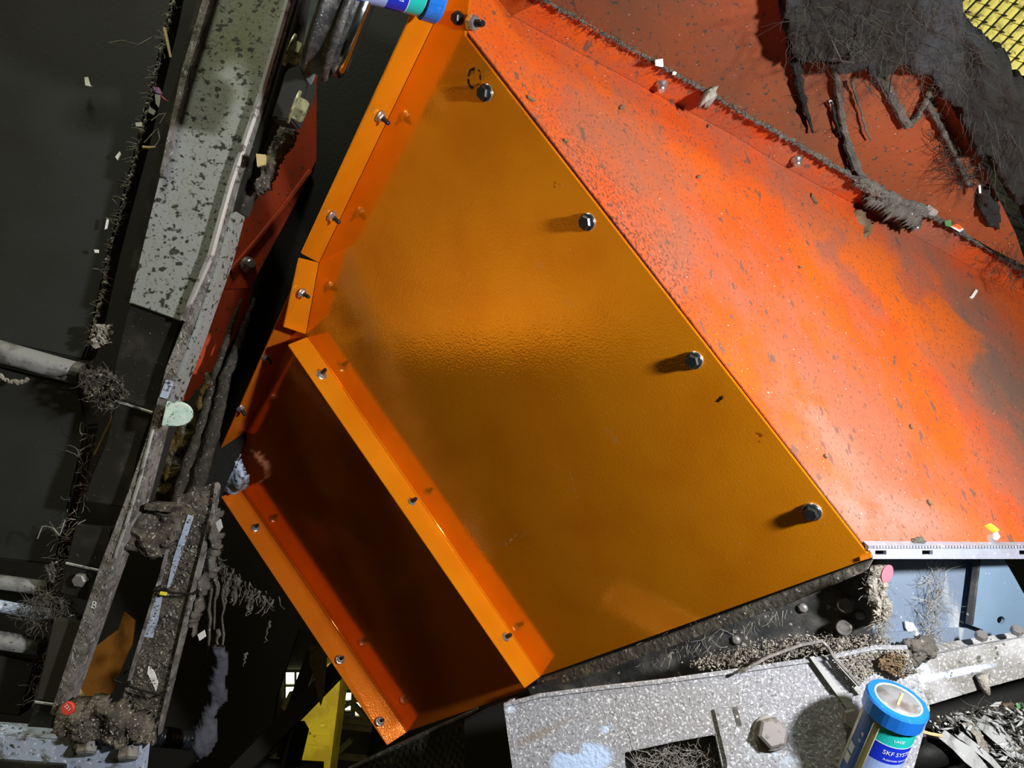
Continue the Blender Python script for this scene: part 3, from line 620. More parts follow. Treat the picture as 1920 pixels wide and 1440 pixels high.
# second beam, galvanised sheet, gusset, slotted rail on the right
G2 = PL(.1, .1, .765)
t = thing('blue_streaked_beam', 'grey beam with a pale blue paint streak below the galvanised sheet', 'beam', G2.hit(1830, 1300))
slab('front_web', [(1690, 1268), (1740, 1232), (1830, 1212), (2250, 1142), (2250, 1182), (1850, 1290), (1745, 1322), (1700, 1330)], G2, .008, m_grey2, t, .001)
slab('top_ledge', [(1650, 1232), (1700, 1215), (1830, 1196), (2250, 1132), (2250, 1146), (1830, 1216), (1740, 1236), (1690, 1272)], PL(.1, 1.6, 1.22), .006, m_grey2, t)
for p in ((1905, 1186), (1838, 1196)): fast(t, 'hex_bolt', ('ghex',), G2.off(-.01).hit(*p), Vector((0, -.5, .85)), .3, .5)
GS = PL(.5, 0, .585)
t = thing('galvanised_sheet', 'blue-grey galvanised sheet with scratches right of the black frame', 'sheet', GS.hit(1720, 1225))
slab('sheet', [(1636, 1046), (1850, 1042), (1828, 1180), (1845, 1210), (1690, 1222), (1628, 1230)], GS, .004, m_galv, t)
slab('crease', [(1634, 1188), (1822, 1176), (1828, 1182), (1832, 1204), (1690, 1217), (1630, 1226)], GS.off(.004), .004, m_galv, t)
GU = PL(.5, 0, .570)
t = thing('gusset_plate', 'plain blue-grey gusset plate with one round hole at right', 'plate', GU.hit(1880, 1205))
gh = Vector((1877, 1163)); ring = [(gh.x+7.5*math.cos(a), gh.y+7.5*math.sin(a)) for a in [2*math.pi*i/14 for i in range(14)]]
outer = [(1836, 1044), (1880, 1044), (1900, 1078), (1919, 1112), (1960, 1160), (1990, 1200), (1900, 1203), (1852, 1202), (1842, 1180), (1820, 1172)]
bm = bmesh.new(); O = [bm.verts.new(GU.hit(*p)) for p in outer]; I = [bm.verts.new(GU.hit(*p)) for p in ring]
E = [bm.edges.new((O[i], O[(i+1) % len(O)])) for i in range(len(O))]+[bm.edges.new((I[i], I[(i+1) % 14])) for i in range(14)]
bmesh.ops.triangle_fill(bm, use_beauty=True, edges=E)
r_ = bmesh.ops.extrude_face_region(bm, geom=list(bm.faces)); bmesh.ops.translate(bm, verts=[v for v in r_['geom'] if isinstance(v, bmesh.types.BMVert)], vec=-GU.n*.004)
finish('plate', bm, m_galv_clean, t)
slab('folded_lip', [(1836, 1044), (1840, 1044), (1825, 1172), (1820, 1172)], GU.off(.002), .006, m_black, t)
GL = PL(.58, 0, .484)
t = thing('slotted_rail', 'zinc slotted rail along the lower edge of the red hopper face', 'rail', GL.hit(1780, 1048))
mb = MB()
def rl(x0, x1, y0, y1): mb.prism([GL.hit(x0, y0), GL.hit(x1, y0), GL.hit(x1, y1), GL.hit(x0, y1)], -GL.n*.003)
rl(1628, 2250, 1023, 1032); rl(1636, 2250, 1040, 1048)
xs = [1632, 1641, 1662, 1729, 1749, 1911, 1931, 2250]
for a, b in zip(xs[0::2], xs[1::2]): rl(a, b, 1032, 1040)
mb.build('rail_web', m_galv_rail, t)
wslab('rail_lip', [GL.hit(1628, 1023), GL.hit(2250, 1023), GL.hit(2250, 1023)+Vector((0, .03, .006)), GL.hit(1628, 1023)+Vector((0, .03, .006))], Vector((0, 0, -.003)), m_galv_rail, t)
wslab('slot_backing', [GL.off(-.012).hit(*p) for p in ((1632, 1026), (2250, 1026), (2250, 1046), (1632, 1046))], Vector((0, .003, 0)), m_black, t)
mb = MB()
for i in range(60):
    p = GL.hit(1640+i*5.6, 1025)+Vector((0, -.0006, 0)); mb.box(p, Vector((.0008, 0, 0)), Vector((0, .0006, 0)), Vector((0, 0, .0010)))
mb.build('serration', m_galv_rail, t)

# ------------------------------------------------------------------ left: conveyor belts, rails, tubes
B1 = PL(0.0, 0.0, 1.00)
conv = thing('apron_conveyor', 'apron conveyor of dark slats, cross tubes and link plates along the left edge', 'conveyor', P(60, 1440, 1.0))
def belt(label, px, mat, pl=B1): return tag(slab('slat', px, pl, .03, mat, conv, .003), label)
belt('largest dark conveyor slat filling the upper left', [(-600, -400), (405, -400), (332, -40), (318, 30), (262, 260), (206, 470), (168, 640), (155, 676), (-600, 515)], m_belt)
belt('dark conveyor slat between the upper tube and the two lower tubes', [(-600, 545), (146, 722), (164, 800), (136, 920), (104, 1060), (-600, 990)], m_belt)
belt('small olive-dark conveyor slat near the bottom left corner', [(-600, 1095), (68, 1240), (38, 1345), (-600, 1264)], m_belt_warm)
belt('narrow dark conveyor slat between the two lower tubes', [(-600, 1040), (100, 1118), (92, 1150), (-600, 1050)], m_belt, PL(0, 0, 1.02))
def tubeo(name, label, a, b, d, r, mat, cat='tube', sides=18):
    m = MB(); m.tube([P(*a, d), P(*b, d)], r, sides); t = tag(m.build(name, mat, conv, True), label)
    e = P(*b, d); ax = (P(*b, d)-P(*a, d)).normalized(); m = MB(); m.tube([e-ax*.006, e+ax*.004], [r*1.08, r*1.02], sides); m.build('end_collar', m_steel_dark, t)
    return t
m_tube = M('dusty_grey_tube', (0.20, 0.20, 0.195), .6, bump=(140, .5, 5), layers=[dict(s=30, lo=.45, hi=.65, c=(0.09, 0.088, 0.08), d=6), dict(s=130, lo=.64, hi=.7, c=(0.03, .03, .025), d=3)])
tubeo('cross_tube', 'thick grey cross tube below the largest conveyor slat', (-600, 489), (150, 701), .985, .0145, m_tube)
tubeo('cross_tube', 'dark cross tube just above the pale blue tube', (-600, 1008), (85, 1103), .985, .0095, m_tube)
tubeo('cross_tube', 'pale blue flaking cross tube ending in a dirt clump', (-600, 1030), (152, 1163), .975, .0075, m_bluepaint)
tubeo('cross_tube', 'grey cross tube above the small olive-dark slat', (-600, 1107), (74, 1212), .985, .0115, m_tube)
tubeo('cross_tube', 'thin pale blue tube in the bottom left corner', (-600, 1315), (82, 1366), .97, .0042, m_bluepaint)
# channel beam
CH = PL(0, 0, .93)
c = thing('channel_beam', 'grey flecked steel channel beam running down from the upper left', 'beam', CH.hit(290, 590))
slab('web', [(512, -400), (664, -400), (482, 200), (432, 345), (394, 482), (340, 601), (243, 566), (264, 480), (300, 330), (352, 130)], CH, .006, m_channel, c)
slab('left_lip', [(474, -400), (514, -400), (354, 130), (302, 330), (266, 480), (245, 566), (232, 560), (258, 430), (308, 230)], CH.off(-.012), .025, m_link, c, .001)
slab('inner_lip', [(498, -400), (516, -400), (356, 130), (304, 330), (298, 325), (340, 130)], CH.off(.010), .012, m_rail, c, .001)
# long worn rail along the channel's right side
RA = PL(0, 0, .922)
rail = thing('conveyor_rail', 'long dusty worn guide rail edging the conveyor from top to bottom', 'rail', RA.hit(100, 1345))
slab('rail_bar', [(660, -400), (670, -400), (494, 195), (446, 345), (410, 480), (360, 618), (318, 745), (298, 796), (262, 935), (214, 1065), (150, 1245), (114, 1345), (92, 1340), (130, 1225), (190, 1050), (238, 925), (278, 810), (310, 690), (346, 598), (394, 482), (430, 345), (480, 200)], RA, .03, m_rail, rail, .0012)
slab('groove_bar', [(670, -400), (684, -400), (508, 195), (460, 345), (432, 420), (412, 486), (406, 482), (446, 345), (494, 195)], RA.off(-.006), .03, m_link, rail, .001)
slab('outer_strip', [(428, 400), (444, 396), (420, 486), (372, 622), (318, 764), (306, 770), (362, 618), (408, 486)], RA.off(-.002), .03, m_channel, rail, .001)
slab('inner_shadow_bar', [(318, 750), (332, 752), (300, 860), (262, 980), (250, 975), (286, 850)], RA.off(-.03), .02, m_void, rail)
mb = MB(); mb.tube([RA.off(.001).hit(*p) for p in [(658, -400), (482, 200), (432, 345), (394, 482), (342, 600)]], [.0046, .0044, .0042, .0046, .003], 6); mb.build('worn_edge', m_edge, rail)
mb = MB(); mb.tube([RA.off(.001).hit(*p) for p in [(288, 800), (262, 900), (236, 985), (214, 1046)]], [.0022, .0024, .0022, .0015], 6); mb.build('worn_edge', m_edge, rail)
slab('side_bar', [(688, -400), (704, -400), (520, 200), (474, 345), (450, 400), (440, 396), (462, 345), (510, 195)], RA.off(-.02), .03, m_steel_dark, rail, .001)
slab('joint_block', [(311, 712), (324, 716), (312, 748), (299, 744)], RA.off(.003), .004, m_bluepaint, rail)
# stamped mark on the rail
def text_data(body, size):
    cu = bpy.data.curves.new('lettering', 'FONT'); cu.body = body; cu.size = size; cu.align_x = 'CENTER'; cu.align_y = 'CENTER'
    o = bpy.data.objects.new('lettering', cu); COL.objects.link(o)
    dg = bpy.context.evaluated_depsgraph_get(); me = bpy.data.meshes.new_from_object(o.evaluated_get(dg))
    bpy.data.objects.remove(o); bpy.data.curves.remove(cu); me.materials.clear(); return me
me = text_data('B', .013); ry = RA.off(.001).hit(176, 1135)
link('stamped_mark', me, m_print, rail, world_origin(rail).inverted() @ Matrix.Translation(ry) @ Matrix.Rotation(math.pi/2, 4, 'X') @ Matrix.Rotation(-.25, 4, 'Z'))['label'] = 'white mark like a letter B'
# link plates
LK = PL(0, 0, .94)
def linkp(label, px, bolts=(), lip=True, mat=None):
    t = tag(slab('link_plate', px, LK, .012, mat or m_link, conv, .0015), label)
    if lip:
        m = MB(); m.tube([LK.off(.002).hit(*px[0]), LK.off(.002).hit(*px[1])], .0018, 6); m.build('bright_lip', m_edge, t)
    for b in bolts: fast(t, 'hex_bolt', ('ghex',), LK.hit(*b), Vector((0, -1, 0)), None, .7)
linkp('dark oiled link plate right under the channel beam end', [(244, 566), (341, 601), (318, 668), (290, 772), (206, 742), (216, 680), (232, 610)])
linkp('long dark link plate left of the pale mint tab', [(216, 752), (286, 774), (262, 845), (238, 952), (156, 940), (172, 890), (198, 830)])
linkp('short dark link plate above the bolted bracket', [(140, 985), (212, 990), (190, 1064), (124, 1056)], lip=False)
linkp('dark bracket with a bright nut beside the dirt clump', [(124, 1056), (187, 1070), (166, 1128), (112, 1112)], bolts=((154, 1086),))
linkp('narrow olive-dark link plate left of the orange opening', [(100, 1160), (155, 1166), (108, 1318), (66, 1312)], mat=m_belt_warm, lip=False)
linkp('lowest dark link plate above the pale blue bottom bar', [(66, 1316), (110, 1322), (94, 1374), (50, 1366)])
# pale mint tab
mb = []
for i in range(13): a = math.radians(-82+i*14); mb.append((331+29*math.cos(a), 776+23*math.sin(a)))
tag(slab('mint_tab', [(302, 798), (312, 752)]+mb, PL(0, 0, .89), .005, m_mint, None, .0008), 'pale mint enamel tab with a rounded end sticking out from the rail', 'tab')
# bottom bar
BB = PL(0, 0, .915)
t = thing('bottom_bar', 'pale blue speckled bar across the bottom left corner', 'bar', BB.hit(120, 1440))
slab('bar', [(-600, 1346), (60, 1382), (150, 1392), (262, 1402), (240, 1600), (-600, 1600)], BB, .03, m_bluepaint, t, .002)
slab('lower_strip', [(-600, 1384), (120, 1436), (120, 1600), (-600, 1600)], BB.off(.006), .02, m_link, t, .001)
for p in ((166, 1392), (243, 1402)): fast(t, 'hex_bolt', ('ghex',), BB.off(.002).hit(*p), Vector((.1, -.6, -.8)), .3, 1.0)
tag(caked_sheet('dirt_crust', [(95, 1330), (150, 1320), (215, 1325), (290, 1372), (285, 1405), (180, 1398), (95, 1372)], PL(0, 0, .90), 5, .012, m_crust, fs=30), 'brown dirt crust heaped on the pale blue bottom bar', 'dirt')
# second post
PO = PL(0, 0, .955)
t = thing('crusted_post', 'dirt-crusted post with cable ties right of the conveyor rail', 'post', PO.hit(250, 1385))
slab('post_web', [(335, 930), (402, 905), (396, 960), (368, 1075), (330, 1220), (292, 1384), (212, 1372), (246, 1250), (300, 1075)], PO, .01, m_crust, t)
slab('left_lip', [(332, 935), (338, 930), (304, 1075), (250, 1250), (217, 1372), (212, 1370), (245, 1248), (298, 1075)], PO.off(.006), .012, m_rail, t, .001)
slab('right_lip', [(396, 950), (402, 905), (408, 912), (400, 965), (370, 1085), (335, 1225), (297, 1380), (290, 1384), (328, 1222), (364, 1075)], PO.off(.006), .012, m_rail, t, .001)
slab('paint_streak', [(352, 965), (362, 970), (336, 1050), (318, 1100), (312, 1105), (324, 1050)], PO.off(.0015), .003, m_bluepaint, t)
slab('paint_streak', [(290, 1122), (304, 1118), (296, 1160), (286, 1196), (270, 1194), (280, 1150)], PO.off(.0015), .003, m_bluepaint, t)
slab('paint_chip', [(278, 1250), (288, 1258), (296, 1280), (292, 1296), (286, 1282), (276, 1262)], PO.off(.0015), .002, m_white, t)
slab('base_pad', [(234, 1330), (280, 1336), (272, 1360), (228, 1352)], PO.off(.004), .008, m_steel_dark, t, .001)
for i, (a, b) in enumerate((((288, 1106), (362, 1114)), ((214, 1276), (304, 1304)))):
    mb = MB(); pa, pb_ = PO.off(.018).hit(*a), PO.off(.018).hit(*b); mid = (pa+pb_)/2+Vector((0, -.003, 0))
    mb.tube([pa+Vector((0, .03, 0)), pa, mid, pb_, pb_+Vector((0, .03, 0))], .0016, 6); mb.box(pa+(pb_-pa)*.25, Vector((.004, 0, 0)), Vector((0, .003, 0)), Vector((0, 0, .003)))
    tag(mb.build('cable_tie', m_rubber), ['black cable tie round the middle of the crusted post', 'black cable tie round the foot of the crusted post'][i], 'cable tie')
tag(slab('yellow_tip', [(300, 1110), (312, 1112), (311, 1117), (299, 1115)], PO.off(.025), .003, m_yelltick), 'tiny yellow tip on the upper cable tie', 'scrap')
tag(caked_sheet('dirt_bridge', [(215, 985), (240, 955), (325, 948), (335, 990), (300, 1050), (270, 1060), (240, 1035), (205, 1050)], PO.off(.02), 5, .016, m_crust, fs=28), 'grey-brown dirt bridge between rail and crusted post', 'dirt')
slabL = slab('ledge_plate', [(270, 946), (330, 950), (328, 962), (268, 956)], PO.off(.03), .03, m_crust, None, .001)
tag(slabL, 'short ledge plate below the oily gap', 'plate')
# oily dirt and cables between rail and skirt
tag(caked_sheet('oily_dirt', [(300, 800), (350, 790), (372, 735), (392, 690), (398, 720), (360, 830), (340, 900), (320, 946), (278, 946), (290, 870)], PL(0, 0, 1.08), 5, .012, m_crust_oil, fs=30), 'oily amber-brown dirt caked behind the mint tab', 'dirt')
for i, (pts, r) in enumerate((([(452, 560), (424, 640), (398, 720), (378, 800), (352, 870), (330, 940), (318, 1000)], .008), ([(478, 560), (448, 640), (422, 710), (404, 790), (382, 870), (358, 950), (352, 1010)], .010))):
    mb = MB(); ps = [P(*p, 1.12-.09*i/(len(pts)-1)) for i, p in enumerate(pts)]; fine = []
    for a, b in zip(ps, ps[1:]):
        for k in range(6): fine.append(a+(b-a)*(k/6)+Vector((U(-1, 1), U(-1, 1), 0))*.0012)
    mb.tube(fine, [r*min(1, .25+.05*i)*U(.85, 1.15) for i, _ in enumerate(fine)], 9)
    tag(mb.build('caked_cable', m_cable, None, True), ['thinner dirt-caked cable beside the oily gap', 'thicker dirt-caked cable beside the black skirt'][i], 'cable')
# black rubber skirt between left red sheet and amber guard
SK = PL(0.25, 0, 1.30)
tag(slab('rubber_skirt', [(600, 120), (690, -250), (960, -250), (880, 40), (620, 520), (500, 740), (425, 905), (395, 985), (372, 990), (376, 870), (420, 640), (520, 380)], SK, .01, m_rubber, None, .002), 'black rubber skirt between the left red sheet and the amber guard', 'skirt')
SL = PL(0.9, 0, 1.55)
t = thing('left_red_sheet', 'streaked red-orange sheet behind the conveyor rail', 'hopper panel', SL.hit(340, 756))
slab('lower_sheet', [(440, 530), (476, 520), (466, 580), (430, 650), (395, 700), (352, 752), (334, 752), (372, 640), (402, 545)], SL, .004, m_red_left, t)
slab('upper_sheet', [(560, 120), (680, 120), (628, 230), (560, 370), (470, 540), (412, 544), (440, 450), (490, 280)], SL.off(.03), .004, m_red_left, t, .0006)
fast(t, 'nut', ('dome',), SL.off(.03).hit(463, 497), SL.n, 0, 1.6)
mb = MB(); mb.tube([SL.off(.032).hit(*p) for p in ((582, 320), (530, 390), (480, 452), (432, 508))], .004, 6); mb.build('fold', m_red_left, t)
# sheet coloured ochre to stand for the amber reflection in the opening
tag(slab('amber_reflection_sheet', [(232, 1148), (252, 1165), (246, 1210), (228, 1250), (216, 1290), (200, 1312), (150, 1318), (130, 1300), (150, 1260), (176, 1215), (200, 1196), (222, 1180)], PL(0, 0, 1.2), .004, m_amber_reflection, body), 'sheet painted as an amber reflection beside the rail')
tag(slab('torn_paper', [(142, 1283), (150, 1293), (165, 1315), (146, 1317), (128, 1316), (131, 1303), (138, 1300), (137, 1294)], PL(0, 0, 1.02), .002, m_paperyel), 'cream torn paper triangle above the red cap', 'paper')
t = thing('bottle_cap', 'small round red plastic cap with raised white characters', 'cap', P(130, 1338, .88))
cm = lathe_data('disc', [(.0078, 0), (.0082, .002), (.0076, .0045), (.0070, .0050)], 20, m_redcap)
mw = Matrix.Translation(P(130, 1327, .885)) @ Vector((0, -1, .15)).to_track_quat('Z', 'Y').to_matrix().to_4x4()
link('disc', cm, None, t, world_origin(t).inverted() @ mw)
me = text_data('221', .0062); link('lettering', me, m_print, t, world_origin(t).inverted() @ mw @ Matrix.Translation((.001, .0015, .0053)) @ Matrix.Rotation(-.7, 4, 'Z'))

# ------------------------------------------------------------------ bearing unit, side bolts, upper left
axb = Vector((.86, .30, -.36)).normalized(); bc = P(622, -2, .72)
b = thing('bearing_housing', 'greasy grey bearing housing with polished ring beside the upper lubricator', 'bearing', P(640, 150, 1.0))
mw = Matrix.Translation(bc) @ axb.to_track_quat('Z', 'Y').to_matrix().to_4x4() @ Matrix.Scale(.72, 4)
inv = world_origin(b).inverted()
link('housing', lathe_data('housing', [(.098, -.005), (.102, .0), (.102, .003), (.098, .006), (.098, .022), (.103, .024), (.103, .030), (.098, .033), (.085, .033)], 48, m_bearing), None, b, inv @ mw)
link('polished_ring', lathe_data('polished_ring', [(.088, .032), (.088, .048), (.084, .052), (.06, .052)], 48, m_chrome), None, b, inv @ mw)
wslab('mounting_flange', [P(*p, .78) for p in [(588, -30), (628, -30), (612, 20), (590, 90), (572, 135), (566, 140), (560, 120), (572, 60)]], Vector((0, .03, 0)), m_bluesteel, b, .001)
wslab('mounting_foot', [P(*p, .80) for p in [(560, 120), (580, 140), (574, 175), (560, 200), (548, 228), (508, 220), (520, 180), (536, 130)]], Vector((0, .03, 0)), m_void, b, .002)
for p, sc in (((622, 18), 1.0), ((552, 98), .9), ((560, 205), .95)):
    fast(b, 'hex_bolt', ('yhex', 'ywash'), P(*p, .765)-axb*.006, axb, .3, sc*.85)
tag(caked_sheet('dirt_crust', [(520, 228), (556, 240), (520, 300), (498, 345), (478, 362), (474, 340), (494, 290)], PL(0, 0, .92), 4, .010, m_crust, fs=40), 'dark crumbly dirt crust under the bearing bolts', 'dirt')
tag(slab('tan_chip', [(480, 288), (498, 290), (497, 308), (482, 312)], PL(0, 0, .90), .004, m_straw), 'tan chip stuck on the crust below the bearing bolts', 'chip')

# ------------------------------------------------------------------ lubricators
def bend_text(body, size, r, ang, z, along_axis=False):
    me = text_data(body, size)
    for v in me.vertices:
        x, y = v.co.x, v.co.y
        a = ang+x/r
        v.co = Vector((r*math.sin(a), -r*math.cos(a), z+y))
    me.update(); return me
def shell(name, r, z0, z1, a0, a1, mat, n=None):
    n = n or max(2, int(abs(a1-a0)/.12)); vs = []; fs = []
    for rr in (r, r-.0006):
        for i in range(n+1):
            a = a0+(a1-a0)*i/n
            for z in (z0, z1): vs.append((rr*math.sin(a), -rr*math.cos(a), z))
    m = 2*(n+1)
    for i in range(n):
        fs.append((2*i, 2*i+2, 2*i+3, 2*i+1)); fs.append((m+2*i, m+2*i+1, m+2*i+3, m+2*i+2))
        fs.append((2*i, m+2*i, m+2*i+2, 2*i+2)); fs.append((2*i+1, 2*i+3, m+2*i+3, m+2*i+1))
    fs.append((0, 1, m+1, m)); fs.append((2*n, m+2*n, m+2*n+1, 2*n+1))
    me = bpy.data.meshes.new(name); me.from_pydata(vs, [], fs); me.update(); me.materials.append(mat)
    return me
def lubricator(label, loc, axis, roll, base_loc, sc=1.0):
    """local frame: axis +Z toward the cap, z=0 at the top of the cap; label centred on local -Y"""
    t = thing('lubricator', label, 'lubricator', base_loc, 'automatic lubricators')
    mw = Matrix.Translation(loc) @ axis.to_track_quat('Z', 'Y').to_matrix().to_4x4() @ Matrix.Rotation(roll, 4, 'Z') @ Matrix.Scale(sc, 4); inv = world_origin(t).inverted()
    def part(n, me, par=None):
        return link(n, me, None, par or t, (inv @ mw) if par is None else None)
    r = .0300
    body = part('body', lathe_data('body', [(.012, -.150), (.012, -.128), (.024, -.124), (r-.001, -.118), (r-.0004, -.115), (r-.0004, -.018)], 40, m_clear))
    # cap: facetted grip ring
    vs = []; fs = []; n = 40; prof = [(.0315, -.0215), (.0332, -.0205), (.0340, -.0030), (.0325, -.0005), (.0262, 0.0), (.0255, -.0015)]
    for rr, z in prof:
        for i in range(n):
            k = rr*(1-.012*(i % 4 == 0)) if rr > .031 else rr
            vs.append((k*math.cos(2*math.pi*i/n), k*math.sin(2*math.pi*i/n), z))
    for j in range(len(prof)-1):
        for i in range(n): i2 = (i+1) % n; fs.append((j*n+i, j*n+i2, (j+1)*n+i2, (j+1)*n+i))
    fs.append(tuple(range(n))[::-1])
    me = bpy.data.meshes.new('cap'); me.from_pydata(vs, [], fs); me.update(); me.materials.append(m_blue); cap = part('cap', me)
    part('lid_rim', lathe_data('lid_rim', [(.0262, -.002), (.0262, .0004), (.0240, .0008), (.0236, -.0006)], 36, m_lidrim), cap)
    part('lid_window', lathe_data('lid_window', [(.0238, -.0035), (.0236, -.0004), (.010, .0002)], 36, m_lid), cap)
    mb = MB(); mb.box(Vector((.002, .0, .0006)), Vector((.006, .012, 0)), Vector((.0012, -.0006, 0)), Vector((0, 0, .0006))); me = bpy.data.meshes.new('pointer'); me.from_pydata([tuple(v) for v in mb.v], [], mb.f); me.materials.append(m_straw); part('pointer', me, cap)
    A0, A1 = -.62, 2.4
    part('teal_band', shell('teal_band', r, -.042, -.0235, A0, A1, m_lbl_teal), body)
    part('band_line', shell('band_line', r+.0001, -.0428, -.042, A0, A1, m_print), body)
    part('blue_band', shell('blue_band', r, -.066, -.0428, A0, A1, m_lbl_blue), body)
    part('pale_band', shell('pale_band', r, -.094, -.066, A0, A1, m_lbl_pale), body)
    part('lower_blue_band', shell('lower_blue_band', r, -.112, -.094, A0, A1, m_lbl_blue), body)
    part('olive_stripe', shell('olive_stripe', r, -.112, -.0235, -.88, -.66, m_olive), body)
    part('scale_strip', shell('scale_strip', r, -.112, -.0235, -1.55, -.90, m_lbl_navy), body)
    for z0 in (-.082, -.097): part('scale_box', shell('scale_box', r+.0002, z0, z0+.012, -1.50, -1.20, m_lblgrey), body)
    for bd, sz, an, z in (('SKF SYSTEM', .0078, .42, -.0515), ('Automatic lubrication', .0040, .42, -.0605), ('LAGE', .0052, .15, -.0335), ('o', .007, -1.12, -.058), ('q', .007, -1.10, -.048), ('SKF', .0055, .9, -.103)):
        me = bend_text(bd, sz, r+.0004, an, z); me.materials.append(m_print); part('lettering', me, body)
    return t
rv = ray(1686, 1306).normalized(); Rr = rv.cross(Vector((0, 0, 1))).normalized(); Uu = Rr.cross(rv)
ax = (-rv*.52+(Rr*.36+Uu*.93)*.854).normalized()
# roll so that local -Y (label centre) faces the lens, a little to the right
def roll_for(axis, want):
    q = axis.to_track_quat('Z', 'Y').to_matrix(); y = -(q @ Vector((0, 1, 0))); w = (want-axis*want.dot(axis)).normalized()
    return math.atan2(axis.dot(y.cross(w)), y.dot(w))
lub1 = P(1684, 1311, .665)
lubricator('upright blue-capped grease lubricator standing at the lower right beam', lub1, ax, roll_for(ax, -rv+Rr*.42), lub1-ax*.12, .79)
ax2 = Vector((.90, .44, -.02)).normalized(); lub2 = P(826, -12, .70)
lubricator('blue-capped grease lubricator lying sideways at the top beside the bearing', lub2, ax2, roll_for(ax2, Vector((-.1, -1, -.05))), lub2-ax2*.12, .80)

# ------------------------------------------------------------------ upper right: yellow slats and dust-caked machine parts
YG = PL(.35, -.2, 1.35)
t = thing('yellow_slat_grille', 'bright yellow slatted grille in the upper right corner', 'grille', YG.hit(1900, 150))
av = Vector((20.5, -21.5)); bv_ = Vector((16.2, 9.4))
for rr in range(-12, 26):
    for cc in range(-12, 16):
        o = Vector((1797, 44))+bv_*rr+av*cc
        if o.x > 2070 or o.y < -130 or o.y > 300 or o.x < 1770 or o.y > 75+(o.x-1797)*.84: continue
        pts = [o, o+av*.93, o+av*.86+bv_*.60, o-av*.06+bv_*.60]
        w = [YG.hit(p.x, p.y) for p in pts]; w[0] = w[0]-YG.n*.008; w[1] = w[1]-YG.n*.008
        m = MB(); m.prism(w, -YG.n*.003); m.build('slat', m_slat, t)
mb = MB()
for cc in range(-10, 12):
    o = Vector((1797, 44))+av*(cc-.05)+bv_*.3; a = o+bv_*max(-12, (1765-o.x)/16.2); b_ = o+bv_*max(1, (2075-o.x)/16.2); mb.tube([YG.off(-.007).hit(a.x, a.y), YG.off(-.007).hit(b_.x, b_.y)], .0026, 5)
mb.build('wire_rod', m_void, t)
UD = UPP.off(.028)
mass = [(1440, -260), (1466, -40), (1468, 40), (1478, 92), (1500, 120), (1545, 100), (1562, 118), (1590, 128), (1625, 120), (1640, 150), (1660, 160), (1690, 130), (1712, 142), (1738, 150), (1752, 165), (1790, 190), (1806, 232), (1830, 270), (1862, 312), (1886, 372), (1925, 430), (1990, 520), (2200, 680), (2200, 420), (1990, 215), (1920, 150), (1868, 108), (1806, 50), (1780, -260)]
tag(caked_sheet('dust_caked_cover', mass, UD, 6, .030, m_dust_dark, fs=9, lift=.01, th=.03), 'dark lumpy dust-caked machine cover in the upper right', 'machine cover')
mb = MB()
for _ in range(330):
    p = rnd_in([(1470, 0), (1800, 0), (1840, 120), (1790, 190), (1700, 170), (1640, 180), (1560, 130), (1480, 110)]); mb.fiber(UD.off(.02+U(0, .03)).hit(*p), (U(-1, 1), U(-.6, .2), U(-1, .2)), U(.015, .06), .00035, .55, 8, .18)
for _ in range(60):
    p = rnd_in([(1790, 190), (1860, 200), (1920, 260), (1920, 430), (1840, 330)]); mb.fiber(UD.off(.02+U(0, .02)).hit(*p), (U(-.6, .6), U(-.6, .2), -1), U(.01, .04), .0004, .4, 5, .2)
for loop in ([(1560, 110), (1600, 118), (1640, 90), (1660, 40)], [(1552, 60), (1580, 120), (1622, 112), (1655, 60)], [(1640, 140), (1665, 190), (1672, 140), (1690, 110)]):
    mb.tube([UD.off(.045).hit(*along(loop, k/14)) for k in range(15)], .0011, 4)
tag(mb.build('hanging_lint', m_fiber), 'grey lint fibers hanging over the upper red sheet', 'lint', kind='stuff')
def strand(label, pts, pl, r0, r1, mat=m_dust, fuzz=30):
    fine = []; n = max(10, int(sum(math.dist(a, b) for a, b in zip(pts, pts[1:]))/9))
    for k in range(n+1):
        q = along(pts, k/n); fine.append(pl.hit(q[0]+U(-1.5, 1.5), q[1])+pl.n*U(-.002, .002))
    rad = [(r0+(r1-r0)*k/n)*U(.6, 1.35) for k in range(n+1)]
    m = MB(); m.tube(fine, rad, 7)
    for _ in range(fuzz): m.fiber(fine[random.randrange(n+1)], (U(-1, 1), U(-1, 0), U(-1, .4)), U(.006, .02), .0003, .5, 4)
    return tag(m.build('dust_strand', mat), label, 'dust strand', 'dust strands on the upper red sheet')
UF = UPP.off(.009)
strand('thick short dust strand hanging nearest the middle of the upper red sheet', [(1484, 80), (1494, 130), (1504, 180), (1516, 222), (1524, 248)], UF, .008, .0015, m_dust_dark, 60)
strand('longest dust strand reaching down to the ridge', [(1560, 100), (1572, 170), (1578, 220), (1590, 270), (1606, 315), (1630, 350)], UF, .0035, .006, m_dust, 60)
strand('left arm of the V-shaped dust strand', [(1636, 130), (1668, 170), (1684, 205), (1702, 236)], UF, .005, .006, m_dust, 80)
strand('right arm of the V-shaped dust strand', [(1752, 150), (1736, 190), (1722, 218), (1704, 237)], UF, .003, .005, m_dust, 60)
strand('slim dust strand right of the V-shaped pair', [(1740, 195), (1766, 240), (1790, 285), (1808, 330), (1822, 350)], UF, .004, .003, m_dust, 110)
strand('fine dust strand between the long strand and the V pair', [(1596, 150), (1612, 200), (1622, 240), (1632, 262)], UF, .002, .001, m_dust, 20)
strand('fine dust strand beside the small white speck', [(1558, 190), (1566, 220), (1576, 258)], UF, .0022, .001, m_dust_dark, 20)
tag(caked_sheet('dust_clump', [(1832, 360), (1856, 352), (1876, 390), (1880, 440), (1858, 430), (1836, 400)], UPP.off(.01), 4, .012, m_dust_dark, fs=40), 'dark dust clump on the lower right of the upper red sheet', 'dust clump')
